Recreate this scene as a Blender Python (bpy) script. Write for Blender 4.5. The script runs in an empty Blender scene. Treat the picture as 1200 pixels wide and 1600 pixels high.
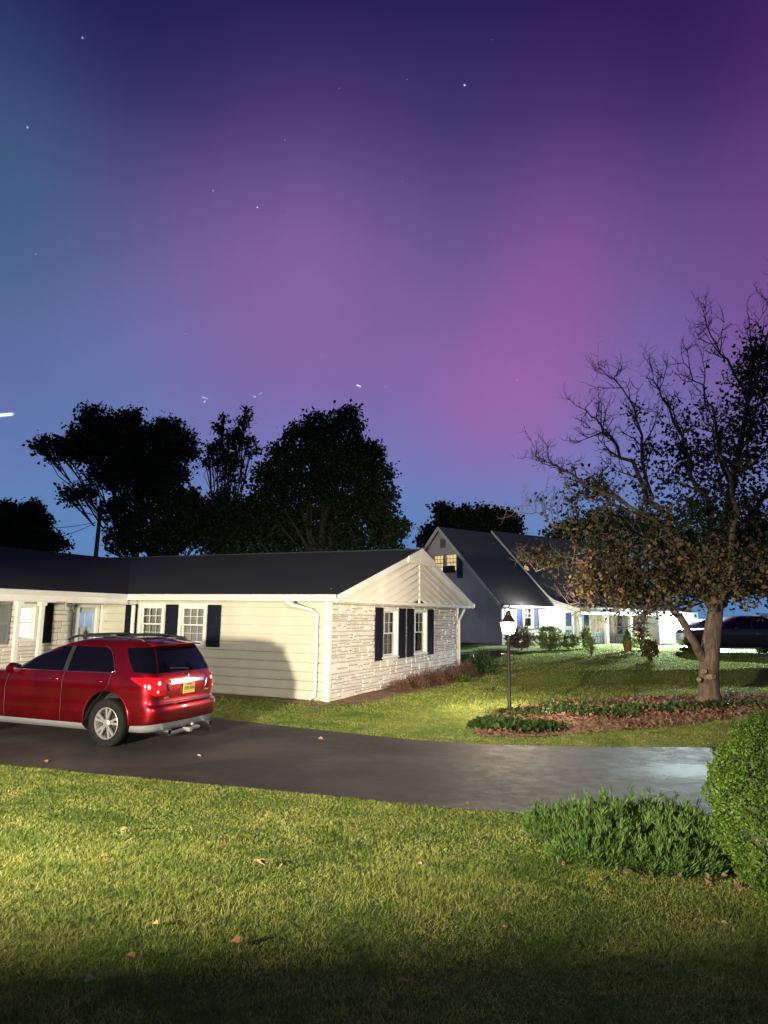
import bpy, bmesh, math, random
import numpy as np
from mathutils import Vector, Matrix
R = math.radians
random.seed(7)
rng = np.random.default_rng(11)
scn = bpy.context.scene
COL = scn.collection

# ------------------------------------------------------------------ camera
F_PX, TILT, ROLL, EYE = 1078.97, 0.1487, 0.0156, 2.0212
cam_d = bpy.data.cameras.new('camera')
cam_d.sensor_fit = 'VERTICAL'; cam_d.sensor_height = 24.0
cam_d.lens = F_PX / 1600 * 24.0
cam_d.clip_start = 0.05; cam_d.clip_end = 2000
cam = bpy.data.objects.new('camera', cam_d); COL.objects.link(cam)
cam.matrix_world = (Matrix.Translation((0, 0, EYE)) @ Matrix.Rotation(math.pi/2 + TILT, 4, 'X') @ Matrix.Rotation(ROLL, 4, 'Z'))
scn.camera = cam
scn.view_settings.view_transform = 'Standard'
scn.view_settings.look = 'None'
scn.view_settings.exposure = 0.0
scn.view_settings.gamma = 1.0
scn.render.engine = 'CYCLES'
scn.cycles.use_denoising = True
scn.cycles.max_bounces = 6
scn.cycles.diffuse_bounces = 3
scn.cycles.glossy_bounces = 3
scn.cycles.transparent_max_bounces = 8
scn.cycles.sample_clamp_indirect = 6
scn.cycles.caustics_reflective = False
scn.cycles.caustics_refractive = False

# ------------------------------------------------------------------ sky (night sky with aurora and stars)
wd = bpy.data.worlds.new('World'); scn.world = wd; wd.use_nodes = True
wn, wl = wd.node_tree.nodes, wd.node_tree.links
wn.clear()
def wmath(op, a, b=None, c=None):
    n = wn.new('ShaderNodeMath'); n.operation = op
    for i, v in enumerate((a, b, c)):
        if v is None: continue
        if isinstance(v, (int, float)): n.inputs[i].default_value = v
        else: wl.new(v, n.inputs[i])
    return n.outputs[0]
tc = wn.new('ShaderNodeTexCoord')
sp = wn.new('ShaderNodeSeparateXYZ'); wl.new(tc.outputs['Generated'], sp.inputs[0])
AZ = wmath('MULTIPLY', wmath('ARCTAN2', sp.outputs[0], sp.outputs[1]), 57.29578)
EL = wmath('MULTIPLY', wmath('ARCSINE', sp.outputs[2]), 57.29578)
def px_azel(px, py):
    X, Y = (px-600)/F_PX, (py-800)/F_PX
    cr, sr = math.cos(ROLL), math.sin(ROLL)
    a, b = X*cr+Y*sr, -X*sr+Y*cr
    c, s = math.cos(TILT), math.sin(TILT)
    d = (a, c+b*s, s-b*c); L = math.sqrt(sum(v*v for v in d))
    return math.degrees(math.atan2(d[0], d[1])), math.degrees(math.asin(d[2]/L))
ramp = wn.new('ShaderNodeValToRGB')
wl.new(wmath('DIVIDE', EL, 60.0), ramp.inputs[0])
stops = [(0.0, (.085, .25, .47)), (.09, (.11, .25, .52)), (.20, (.16, .20, .50)), (.34, (.165, .14, .41)), (.50, (.10, .08, .255)),
         (.62, (.048, .036, .155)), (.76, (.018, .012, .082)), (1.0, (.010, .006, .05))]
els = ramp.color_ramp.elements
els[0].position = 0; els[0].color = (*stops[0][1], 1)
els[1].position = 1; els[1].color = (*stops[-1][1], 1)
for p, c in stops[1:-1]:
    e = els.new(p); e.color = (*c, 1)
cur = ramp.outputs[0]
def lobe(cur, az, el, sa, se, rot, colr, amt):
    da, de = wmath('SUBTRACT', AZ, az), wmath('SUBTRACT', EL, el)
    c, s = math.cos(R(rot)), math.sin(R(rot))
    u = wmath('ADD', wmath('MULTIPLY', da, c/sa), wmath('MULTIPLY', de, s/sa))
    v = wmath('ADD', wmath('MULTIPLY', da, -s/se), wmath('MULTIPLY', de, c/se))
    r2 = wmath('ADD', wmath('MULTIPLY', u, u), wmath('MULTIPLY', v, v))
    f = wmath('MULTIPLY', wmath('POWER', 2.71828, wmath('MULTIPLY', r2, -1.0)), amt)
    m = wn.new('ShaderNodeMixRGB'); wl.new(f, m.inputs[0]); wl.new(cur, m.inputs[1]); m.inputs[2].default_value = (*colr, 1)
    return m.outputs[0]
cur = lobe(cur, -33, 27, 10, 12, 0, (.028, .12, .20), .72)
cur = lobe(cur, -2, 5, 40, 5.5, 0, (.105, .24, .50), .75)
cur = lobe(cur, -24, 16, 10, 9, 0, (.10, .19, .40), .6)
cur = lobe(cur, -7, 25, 12, 10.5, 0, (.26, .13, .36), .75)
cur = lobe(cur, 14, 24, 7, 12, -22, (.31, .10, .32), .62)
cur = lobe(cur, 9.5, 18, 7, 5.5, 0, (.36, .13, .42), .55)
cur = lobe(cur, 31, 24, 7, 16, -10, (.20, .035, .20), .48)
cur = lobe(cur, 26, 42, 12, 9, 0, (.022, .002, .070), .5)
cur = lobe(cur, -26, 44, 14, 8, 0, (.006, .007, .085), .6)
# faint upright rays in the glow
mp = wn.new('ShaderNodeCombineXYZ'); wl.new(wmath('MULTIPLY', AZ, .12), mp.inputs[0]); wl.new(wmath('MULTIPLY', EL, .018), mp.inputs[1])
nz = wn.new('ShaderNodeTexNoise'); wl.new(mp.outputs[0], nz.inputs['Vector']); nz.inputs['Scale'].default_value = 1.0; nz.inputs['Detail'].default_value = 3
rayf = wmath('ADD', wmath('MULTIPLY', nz.outputs[0], .20), .90)
mg = wn.new('ShaderNodeMixRGB'); mg.blend_type = 'MULTIPLY'; mg.inputs[0].default_value = 1
wl.new(cur, mg.inputs[1]); wl.new(rayf, mg.inputs[2]); cur = mg.outputs[0]
star_sum = None
STARS = [(129, 59, .14, .10, .7), (43, 199, .14, .13, .6), (726, 133, .17, .10, 1.2), (402, 324, .13, .08, .9), (333, 298, .1, .1, .45), (445, 219, .08, .08, .35),
         (56, 397, .08, .1, .4), (636, 124, .08, .07, .3), (530, 138, .07, .07, .25), (290, 522, .07, .07, .3), (769, 62, .06, .06, .2), (628, 284, .06, .06, .2),
         (600, 418, .06, .06, .15), (503, 556, .06, .06, .2), (96, 780, .08, .08, .4), (629, 760, .07, .07, .5), (808, 594, .07, .07, .3), (602, 604, .08, .06, .3), (448, 336, .06, .06, .2)]
for px, py, sa, se, br in STARS:
    a, e = px_azel(px, py)
    u = wmath('DIVIDE', wmath('SUBTRACT', AZ, a), sa*.45); v = wmath('DIVIDE', wmath('SUBTRACT', EL, e), se*.45)
    r2 = wmath('ADD', wmath('MULTIPLY', u, u), wmath('MULTIPLY', v, v))
    f = wmath('MULTIPLY', wmath('POWER', 2.71828, wmath('MULTIPLY', r2, -1.0)), br)
    star_sum = f if star_sum is None else wmath('ADD', star_sum, f)
for x0, y0, x1, y1, wid, br in ((-14, 650, 20, 647, .085, 2.2), (557, 601.5, 564, 604, .05, 1.0), (315, 620, 325, 623, .05, .35), (318, 629, 321, 626, .05, .5), (396, 620, 400, 620, .04, .5), (404, 616, 410, 613, .035, .25)):
    a0, e0 = px_azel(x0, y0); a1, e1 = px_azel(x1, y1); L = math.hypot(a1-a0, e1-e0)/2; c, sn = (a1-a0)/2/L, (e1-e0)/2/L
    da, de = wmath('SUBTRACT', AZ, (a0+a1)/2), wmath('SUBTRACT', EL, (e0+e1)/2)
    u = wmath('ADD', wmath('MULTIPLY', da, c/L), wmath('MULTIPLY', de, sn/L)); v = wmath('ADD', wmath('MULTIPLY', da, -sn/wid), wmath('MULTIPLY', de, c/wid))
    u2 = wmath('POWER', wmath('ABSOLUTE', u), 8.0)
    f = wmath('MULTIPLY', wmath('POWER', 2.71828, wmath('MULTIPLY', wmath('ADD', u2, wmath('MULTIPLY', v, v)), -1.0)), br)
    star_sum = wmath('ADD', star_sum, f)
sc_ = wn.new('ShaderNodeMixRGB'); sc_.blend_type = 'ADD'; sc_.inputs[0].default_value = 1
wl.new(cur, sc_.inputs[1])
cb = wn.new('ShaderNodeCombineXYZ')
wl.new(wmath('MULTIPLY', star_sum, .8), cb.inputs[0]); wl.new(wmath('MULTIPLY', star_sum, .92), cb.inputs[1]); wl.new(star_sum, cb.inputs[2])
wl.new(cb.outputs[0], sc_.inputs[2]); cur = sc_.outputs[0]
# the glow lies ahead; the sky behind the photographer is darker
bk_ = wmath('ADD', wmath('MULTIPLY', sp.outputs[1], .4), .75); bk_ = wmath('MINIMUM', wmath('MAXIMUM', bk_, .5), 1.0)
mb2 = wn.new('ShaderNodeMixRGB'); mb2.blend_type = 'MULTIPLY'; mb2.inputs[0].default_value = 1; wl.new(cur, mb2.inputs[1]); wl.new(bk_, mb2.inputs[2]); cur = mb2.outputs[0]
bg = wn.new('ShaderNodeBackground'); wl.new(cur, bg.inputs[0]); bg.inputs[1].default_value = 1.0
wo = wn.new('ShaderNodeOutputWorld'); wl.new(bg.outputs[0], wo.inputs[0])

# ------------------------------------------------------------------ helpers
def Pw(o): return o
def ray(px, py):
    X, Y = (px-600)/F_PX, (py-800)/F_PX
    cr, sr = math.cos(ROLL), math.sin(ROLL)
    a, b = X*cr+Y*sr, -X*sr+Y*cr
    c, s = math.cos(TILT), math.sin(TILT)
    return Vector((a, c+b*s, s-b*c))
CAMP = Vector((0, 0, EYE))
def at_depth(px, py, Y):
    d = ray(px, py); return CAMP + d*(Y/d.y)
def smooth(a, b, x):
    t = min(1, max(0, (x-a)/(b-a))); return t*t*(3-2*t)
def npsmooth(a, b, x):
    t = np.clip((x-a)/(b-a), 0, 1); return t*t*(3-2*t)
def at_z(px, py, z):
    d = ray(px, py); return CAMP + d*((z-EYE)/d.z)
DZ = -0.14
E0, E1 = at_z(0, 1196, DZ), at_z(840, 1273, DZ)
ed = Vector((E1.x-E0.x, E1.y-E0.y)).normalized(); en = Vector((ed.y, -ed.x))      # en points to the camera
G0, G1 = at_z(335, 1124, DZ), at_z(1115, 1168, DZ)
fd = Vector((G1.x-G0.x, G1.y-G0.y)).normalized(); fnn = Vector((-fd.y, fd.x))     # fnn points away
def zg_np(x, y):
    s = (x-E0.x)*en.x + (y-E0.y)*en.y
    t = (x-G0.x)*fnn.x + (y-G0.y)*fnn.y
    z = DZ + .05*npsmooth(0, .25, s) + .27*npsmooth(.1, 4.5, s)
    z = z + .03*npsmooth(0, .25, t) + .11*npsmooth(.2, 2.6, t)
    bk = y - .38*np.maximum(0, x-6)
    z = z + .12*npsmooth(17, 24.5, y)*(1-npsmooth(2, 5, x)) + .40*npsmooth(21.0, 21.9, bk)*npsmooth(3.0, 5.5, x)*npsmooth(46, 30, y*0+30) + .34*npsmooth(25, 34, y)*(1-npsmooth(2, 5, x)) + .06*npsmooth(27, 38, y)
    z = z + .012*np.sin(x*1.9+y*.7)*np.sin(y*2.3-x*.5)*npsmooth(.3, 1.2, np.maximum(s, t)) + .03*np.sin(x*.45+1)*np.sin(y*.8)*npsmooth(1, 4, t)
    return z
def zg(x, y): return float(zg_np(np.array(float(x)), np.array(float(y))))
def ground(px, py):
    z = 0.0
    for _ in range(12):
        p = at_z(px, py, z); z = zg(p.x, p.y)
    return p

def tag(o, label=None, cat=None, group=None, kind=None):
    if label: o['label'] = label
    if cat: o['category'] = cat
    if group: o['group'] = group
    if kind: o['kind'] = kind
    return o
def empty(name, loc=(0, 0, 0), rz=0, label=None, cat=None, group=None, kind=None):
    o = bpy.data.objects.new(name, None); COL.objects.link(o)
    o.empty_display_size = .2
    o.location = loc; o.rotation_euler = (0, 0, rz)
    return tag(o, label, cat, group, kind)

class MB:
    def __init__(s): s.v = []; s.f = []; s.m = []
    def add(s, vs, fs, m=0):
        b = len(s.v); s.v += [tuple(p) for p in vs]
        s.f += [tuple(b+i for i in f) for f in fs]; s.m += [m]*len(fs)
    def box(s, x0, x1, y0, y1, z0, z1, m=0, M=None):
        vs = [Vector((x, y, z)) for z in (z0, z1) for y in (y0, y1) for x in (x0, x1)]
        if M: vs = [M @ v for v in vs]
        s.add(vs, [(0, 2, 3, 1), (4, 5, 7, 6), (0, 1, 5, 4), (2, 6, 7, 3), (0, 4, 6, 2), (1, 3, 7, 5)], m)
    def prism(s, poly, axis, a0, a1, m=0):
        """poly: 2-D points; axis 'x','y','z' extruded from a0 to a1"""
        def mk(p, a):
            return {'x': (a, p[0], p[1]), 'y': (p[0], a, p[1]), 'z': (p[0], p[1], a)}[axis]
        n = len(poly)
        vs = [mk(p, a0) for p in poly] + [mk(p, a1) for p in poly]
        fs = [tuple(range(n))[::-1], tuple(range(n, 2*n))] + [(i, (i+1) % n, n+(i+1) % n, n+i) for i in range(n)]
        s.add(vs, fs, m)
    def tube(s, pts, rad, n=8, m=0, cap=True):
        pts = [Vector(p) for p in pts]
        if not hasattr(rad, '__len__'): rad = [rad]*len(pts)
        ring = []; up = None
        for i, p in enumerate(pts):
            t = (pts[min(i+1, len(pts)-1)] - pts[max(i-1, 0)])
            if t.length < 1e-9: t = Vector((0, 0, 1))
            t.normalize()
            if up is None:
                up = t.orthogonal().normalized()
            else:
                up = (up - t*up.dot(t))
                up = up.normalized() if up.length > 1e-6 else t.orthogonal().normalized()
            w = t.cross(up)
            ring.append([p + (up*math.cos(2*math.pi*k/n) + w*math.sin(2*math.pi*k/n))*rad[i] for k in range(n)])
        vs = [q for r in ring for q in r]
        fs = [(i*n+k, i*n+(k+1) % n, (i+1)*n+(k+1) % n, (i+1)*n+k) for i in range(len(pts)-1) for k in range(n)]
        if cap: fs += [tuple(range(n))[::-1], tuple((len(pts)-1)*n+k for k in range(n))]
        s.add(vs, fs, m)
    def lathe(s, prof, n=24, m=0, M=None, axis='z'):
        vs = []
        for r, h in prof:
            for k in range(n):
                a = 2*math.pi*k/n
                v = {'z': (r*math.cos(a), r*math.sin(a), h), 'y': (r*math.cos(a), h, r*math.sin(a)), 'x': (h, r*math.cos(a), r*math.sin(a))}[axis]
                v = Vector(v)
                if M: v = M @ v
                vs.append(v)
        fs = [(i*n+k, i*n+(k+1) % n, (i+1)*n+(k+1) % n, (i+1)*n+k) for i in range(len(prof)-1) for k in range(n)]
        s.add(vs, fs, m)
    def build(s, name, mats, parent=None, smooth=False, bevel=0, angle=None):
        me = bpy.data.meshes.new(name)
        me.from_pydata(s.v, [], s.f)
        if not isinstance(mats, (list, tuple)): mats = [mats]
        for mt in mats: me.materials.append(mt)
        if len(mats) > 1: me.polygons.foreach_set('material_index', s.m)
        bm = bmesh.new(); bm.from_mesh(me)
        bmesh.ops.recalc_face_normals(bm, faces=bm.faces)
        if bevel:
            bmesh.ops.bevel(bm, geom=[e for e in bm.edges if e.is_manifold and e.calc_face_angle(0) > .6], offset=bevel, segments=2, affect='EDGES', profile=.6)
        bm.to_mesh(me); bm.free()
        if smooth:
            for p in me.polygons: p.use_smooth = True
            if angle: me.set_sharp_from_angle(angle=R(angle))
        o = bpy.data.objects.new(name, me); COL.objects.link(o)
        if parent is not None: o.parent = parent
        return o
def np_mesh(name, verts, faces, mat, parent=None, smooth=False):
    """verts (N,3), faces (M,k) arrays"""
    me = bpy.data.meshes.new(name)
    k = faces.shape[1]; m = faces.shape[0]
    me.vertices.add(len(verts)); me.vertices.foreach_set('co', verts.astype(np.float32).ravel())
    me.loops.add(m*k); me.loops.foreach_set('vertex_index', faces.astype(np.int32).ravel())
    me.polygons.add(m); me.polygons.foreach_set('loop_start', np.arange(0, m*k, k, dtype=np.int32))
    me.polygons.foreach_set('loop_total', np.full(m, k, dtype=np.int32))
    if smooth: me.polygons.foreach_set('use_smooth', np.ones(m, dtype=bool))
    me.update(calc_edges=True); me.validate()
    me.materials.append(mat)
    o = bpy.data.objects.new(name, me); COL.objects.link(o)
    if parent is not None: o.parent = parent
    return o

# ------------------------------------------------------------------ materials
MATS = {}
def principled(name, col, rough=.6, metal=0, coat=0, spec=.5, **kw):
    m = bpy.data.materials.new(name); m.use_nodes = True
    b = m.node_tree.nodes['Principled BSDF']
    b.inputs['Base Color'].default_value = (*col, 1); b.inputs['Roughness'].default_value = rough
    b.inputs['Metallic'].default_value = metal; b.inputs['Coat Weight'].default_value = coat
    b.inputs['Specular IOR Level'].default_value = spec
    for k, v in kw.items(): b.inputs[k].default_value = v
    MATS[name] = m
    return m
class NT:
    def __init__(s, m): s.t = m.node_tree; s.n = s.t.nodes; s.l = s.t.links; s.b = s.n.get('Principled BSDF')
    def new(s, ty, **kw):
        n = s.n.new(ty)
        for k, v in kw.items():
            if k.startswith('_'): setattr(n, k[1:], v)
        return n
    def coord(s, kind='Object', scale=(1, 1, 1), rot=(0, 0, 0)):
        t = s.n.new('ShaderNodeTexCoord'); m = s.n.new('ShaderNodeMapping')
        m.inputs['Scale'].default_value = scale; m.inputs['Rotation'].default_value = rot
        s.l.new(t.outputs[kind], m.inputs[0]); return m.outputs[0]
    def world(s):
        g = s.n.new('ShaderNodeNewGeometry'); return g.outputs['Position']
    def noise(s, vec, scale, detail=4, rough=.55, dist=0):
        n = s.n.new('ShaderNodeTexNoise'); n.inputs['Scale'].default_value = scale; n.inputs['Detail'].default_value = detail
        n.inputs['Roughness'].default_value = rough; n.inputs['Distortion'].default_value = dist
        if vec is not None: s.l.new(vec, n.inputs['Vector'])
        return n.outputs['Fac']
    def ramp(s, fac, stops, interp='LINEAR'):
        r = s.n.new('ShaderNodeValToRGB'); r.color_ramp.interpolation = interp
        e = r.color_ramp.elements
        while len(e) > 1: e.remove(e[-1])
        e[0].position = stops[0][0]; e[0].color = (*stops[0][1], 1)
        for p, c in stops[1:]:
            q = e.new(p); q.color = (*c, 1)
        s.l.new(fac, r.inputs[0]); return r.outputs[0]
    def mix(s, fac, a, b, mode='MIX'):
        m = s.n.new('ShaderNodeMixRGB'); m.blend_type = mode
        for i, v in enumerate((fac, a, b)):
            if isinstance(v, (int, float)): m.inputs[i].default_value = v
            elif isinstance(v, tuple): m.inputs[i].default_value = (*v, 1)
            else: s.l.new(v, m.inputs[i])
        return m.outputs[0]
    def math(s, op, a, b=None):
        m = s.n.new('ShaderNodeMath'); m.operation = op
        for i, v in enumerate((a, b)):
            if v is None: continue
            if isinstance(v, (int, float)): m.inputs[i].default_value = v
            else: s.l.new(v, m.inputs[i])
        return m.outputs[0]
    def color(s, c): s.l.new(c, s.b.inputs['Base Color'])
    def rough(s, c): s.l.new(c, s.b.inputs['Roughness'])
    def bump(s, h, strength=.5, dist=.02):
        b = s.n.new('ShaderNodeBump'); b.inputs['Strength'].default_value = strength; b.inputs['Distance'].default_value = dist
        s.l.new(h, b.inputs['Height']); s.l.new(b.outputs[0], s.b.inputs['Normal'])
def g3(v): return (v, v, v)

def mk_noisy(name, c1, c2, scale, rough=.7, bump=.2, bd=.01, bscale=None, kind='Object', **kw):
    m = principled(name, c1, rough, **kw); t = NT(m); v = t.coord(kind)
    f = t.noise(v, scale, 6)
    t.color(t.ramp(f, [(.3, c1), (.7, c2)]))
    if bump: t.bump(t.noise(v, bscale or scale*4, 4), bump, bd)
    return m
M_siding = mk_noisy('cream vinyl siding', (.55, .53, .42), (.64, .615, .50), 1.5, .55, .05, .004, 30)
M_white = mk_noisy('white painted trim', (.72, .71, .67), (.80, .79, .76), 3, .45, .04, .003, 40)
M_gable = mk_noisy('off white gable boards', (.70, .67, .56), (.82, .79, .69), 2.2, .55, .1, .004, 22)
M_shutter = mk_noisy('navy black shutter', (.010, .011, .020), (.016, .017, .030), 5, .85, .05, .002, 60, spec=.08)
M_blue = mk_noisy('blue shutter', (.02, .035, .16), (.03, .05, .2), 5, .5, 0)
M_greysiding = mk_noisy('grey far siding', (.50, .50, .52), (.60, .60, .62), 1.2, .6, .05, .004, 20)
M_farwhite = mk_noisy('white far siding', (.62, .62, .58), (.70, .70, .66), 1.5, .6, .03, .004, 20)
M_metalwhite = mk_noisy('white gutter metal', (.68, .68, .66), (.76, .76, .74), 4, .35, .03, .002, 20)
M_black = mk_noisy('black metal', (.014, .012, .011), (.03, .026, .022), 20, .42, .08, .002, 60)
M_curtain = mk_noisy('sheer curtain', (.20, .20, .19), (.32, .31, .29), 3, .9, 0)
M_soil = mk_noisy('bare soil', (.10, .055, .032), (.24, .14, .085), 5, .95, .9, .03, 22)
M_found = mk_noisy('foundation block', (.10, .095, .085), (.2, .19, .17), 4, .9, .3, .01, 25)
M_brown = mk_noisy('terracotta', (.28, .11, .06), (.36, .15, .08), 6, .8, .1, .004, 30)

def mk_stone():
    m = principled('white ledge stone', (.6, .57, .5), .8); t = NT(m); v = t.coord()
    g = t.n.new('ShaderNodeNewGeometry')
    isl = t.ramp(g.outputs['Random Per Island'], [(0, (.68, .65, .59)), (.5, (.76, .73, .67)), (1, (.82, .80, .75))])
    n = t.noise(v, 9, 6)
    c = t.mix(t.math('MULTIPLY', t.ramp(n, [(.35, g3(0)), (.75, g3(1))]), .35), isl, (.42, .36, .29))
    t.color(c); t.bump(t.noise(v, 28, 5), .55, .012)
    return m
M_stone = mk_stone()
M_mortar = mk_noisy('stone mortar', (.34, .28, .22), (.46, .39, .31), 12, .95, .4, .01, 40)

def mk_shingle(name, c1, c2, rot=0):
    m = principled(name, c1, .9, spec=.25); t = NT(m)
    v = t.coord('UV')
    b = t.n.new('ShaderNodeTexBrick'); b.offset = .5
    t.l.new(v, b.inputs['Vector'])
    b.inputs['Scale'].default_value = 1; b.inputs['Brick Width'].default_value = .32; b.inputs['Row Height'].default_value = .14
    b.inputs['Mortar Size'].default_value = .008; b.inputs['Bias'].default_value = 0
    b.inputs['Color1'].default_value = (*c1, 1); b.inputs['Color2'].default_value = (*c2, 1); b.inputs['Mortar'].default_value = (c1[0]*.3, c1[1]*.3, c1[2]*.3, 1)
    n = t.noise(v, 90, 3)
    n2 = t.noise(v, .6, 4)
    c = t.mix(.5, b.outputs[0], t.ramp(n, [(.3, g3(.45)), (.7, g3(1.4))]), 'MULTIPLY')
    c = t.mix(.6, c, t.ramp(n2, [(.3, g3(.7)), (.7, g3(1.25))]), 'MULTIPLY')
    t.color(c)
    t.bump(t.math('SUBTRACT', t.math('MULTIPLY', n, .3), b.outputs['Fac']), .6, .015)
    return m
M_shingle = mk_shingle('dark asphalt shingles', (.12, .13, .14), (.17, .18, .185))
M_shingle2 = mk_shingle('grey asphalt shingles', (.33, .33, .37), (.40, .40, .43))

def mk_leaf(name, cols, rough=.6, transl=.25, spec=.3):
    m = principled(name, cols[0], rough, spec=spec); t = NT(m)
    g = t.n.new('ShaderNodeNewGeometry')
    n = len(cols)
    c = t.ramp(g.outputs['Random Per Island'], [(i/(n-1), cc) for i, cc in enumerate(cols)])
    t.color(c)
    tr = t.n.new('ShaderNodeBsdfTranslucent'); t.l.new(c, tr.inputs[0])
    mx = t.n.new('ShaderNodeMixShader'); mx.inputs[0].default_value = transl
    out = t.n['Material Output']
    t.l.new(t.b.outputs[0], mx.inputs[1]); t.l.new(tr.outputs[0], mx.inputs[2]); t.l.new(mx.outputs[0], out.inputs[0])
    return m
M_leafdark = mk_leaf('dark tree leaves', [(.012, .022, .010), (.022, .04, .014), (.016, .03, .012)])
M_leafbrown = mk_leaf('autumn leaves', [(.05, .036, .014), (.15, .09, .035), (.09, .07, .022), (.21, .14, .06), (.07, .065, .02), (.04, .05, .015)])
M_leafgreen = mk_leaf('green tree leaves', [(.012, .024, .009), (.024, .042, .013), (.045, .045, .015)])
M_box = mk_leaf('boxwood leaves', [(.035, .085, .008), (.07, .14, .012), (.12, .18, .022), (.045, .10, .010)], .5)
M_juni = mk_leaf('juniper needles', [(.04, .10, .016), (.075, .16, .026), (.15, .22, .055), (.05, .12, .022)], .6, .15)
M_dryleaf = mk_leaf('dry fallen leaves', [(.14, .075, .045), (.27, .15, .095), (.20, .105, .065), (.34, .21, .14), (.09, .05, .03)], .8)
M_ivy = mk_leaf('ivy leaves', [(.018, .045, .012), (.04, .08, .02), (.09, .13, .03)], .45)
M_drybush = mk_leaf('dried bush twigs', [(.13, .07, .045), (.20, .11, .075), (.09, .05, .035)], .9, .1)
M_flower = mk_leaf('garden foliage', [(.10, .20, .05), (.22, .32, .09), (.34, .38, .14), (.45, .42, .3)], .6, .45)
M_hydr = mk_leaf('reddish shrub foliage', [(.10, .06, .055), (.18, .10, .08), (.32, .27, .2), (.08, .09, .05)], .6, .4)
M_grass = mk_leaf('lawn blades', [(.14, .20, .030), (.27, .31, .070), (.38, .38, .14), (.18, .25, .045), (.46, .42, .22)], .6, .35, .2)
def patchy(m):
    t = NT(m); w = t.world(); n = t.noise(w, 1.3, 5, .65, .8)
    src = None
    for l in list(t.l):
        if l.to_socket == t.b.inputs['Base Color']: src = l.from_socket
    n6 = t.noise(w, 7, 4, .6, .4)
    src2 = t.mix(.75, src, t.ramp(n6, [(.34, (.45, .62, .40)), (.52, (1, 1, 1)), (.7, (1.25, 1.18, 1.1))]), 'MULTIPLY')
    c = t.mix(.85, src2, t.ramp(n, [(.34, (.40, .62, .32)), (.47, (.95, 1.04, .78)), (.62, (1.5, 1.36, 1.3))]), 'MULTIPLY')
    for l in list(t.l):
        if l.from_socket == src and l.to_node.type != 'MIX_RGB': to = l.to_socket; t.l.remove(l); t.l.new(c, to)
patchy(M_grass)

def mk_bark():
    m = principled('tree bark', (.14, .10, .08), .9, spec=.2); t = NT(m); v = t.coord('Object', (6, 6, 1.1))
    n = t.noise(v, 2.4, 8, .65, .6)
    n2 = t.noise(t.coord('Object'), 1.6, 3)
    c = t.ramp(n, [(.28, (.045, .030, .022)), (.5, (.15, .105, .08)), (.72, (.28, .205, .16))])
    t.color(t.mix(t.math('MULTIPLY', n2, .4), c, (.26, .21, .17)))
    t.bump(n, 1.0, .06)
    return m
M_bark = mk_bark()
M_twig = mk_noisy('bare twigs', (.09, .065, .055), (.17, .125, .105), 8, .85, 0)
M_cutwood = mk_noisy('cut branch wood', (.20, .13, .09), (.34, .23, .165), 14, .9, .2, .004, 40)

def mk_ground():
    m = principled('lawn soil and thatch', (.05, .08, .02), .95, spec=.15); t = NT(m); w = t.world()
    n = t.noise(w, .55, 5); n2 = t.noise(w, 14, 6, .7); n3 = t.noise(w, 70, 3)
    a = t.ramp(n, [(.32, (.09, .15, .03)), (.5, (.14, .19, .045)), (.68, (.22, .23, .08))])
    c = t.mix(.8, a, t.ramp(n2, [(.3, g3(.5)), (.7, g3(1.5))]), 'MULTIPLY')
    t.color(c); t.bump(t.math('ADD', n2, t.math('MULTIPLY', n3, .4)), 1, .04)
    return m
M_ground = mk_ground()
def mk_asphalt():
    m = principled('sealed asphalt drive', (.06, .06, .06), .6, spec=.3); t = NT(m); w = t.world()
    n = t.noise(w, .35, 5, .6, .4); fine = t.noise(w, 160, 3, .6); mid = t.noise(w, 5, 6, .65, .5)
    c = t.ramp(n, [(.3, (.030, .028, .029)), (.5, (.050, .045, .042)), (.62, (.088, .075, .066)), (.75, (.12, .10, .085))])
    c = t.mix(.7, c, t.ramp(mid, [(.3, g3(.78)), (.7, g3(1.2))]), 'MULTIPLY')
    c = t.mix(.5, c, t.ramp(fine, [(.3, g3(.5)), (.7, g3(1.4))]), 'MULTIPLY')
    # damp patch at the right-hand end of the drive
    mp = t.n.new('ShaderNodeMapping'); t.l.new(w, mp.inputs[0])
    wet = ground(1075, 1205)
    mp.vector_type = 'POINT'
    mp.inputs['Location'].default_value = (-wet.x/1.5, -wet.y/.8, 0); mp.inputs['Scale'].default_value = (1/1.5, 1/.8, 0)
    gr = t.n.new('ShaderNodeVectorMath'); gr.operation = 'LENGTH'; t.l.new(mp.outputs[0], gr.inputs[0])
    d = t.math('ADD', gr.outputs['Value'], t.math('MULTIPLY', t.math('SUBTRACT', t.noise(w, 4.5, 6, .7), .5), 2.2))
    wetf = t.ramp(d, [(.4, g3(1)), (1.15, g3(0))])
    c = t.mix(t.math('MULTIPLY', wetf, .5), c, (.04, .042, .046))
    t.color(c)
    t.rough(t.mix(wetf, t.ramp(mid, [(.3, g3(.60)), (.7, g3(.8))]), (.62, .62, .62)))
    hgt = t.math('MULTIPLY', t.math('ADD', fine, t.math('MULTIPLY', mid, .5)), t.math('SUBTRACT', 1.0, t.math('MULTIPLY', wetf, .93)))
    t.bump(hgt, .5, .008)
    return m
M_asphalt = mk_asphalt()

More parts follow.
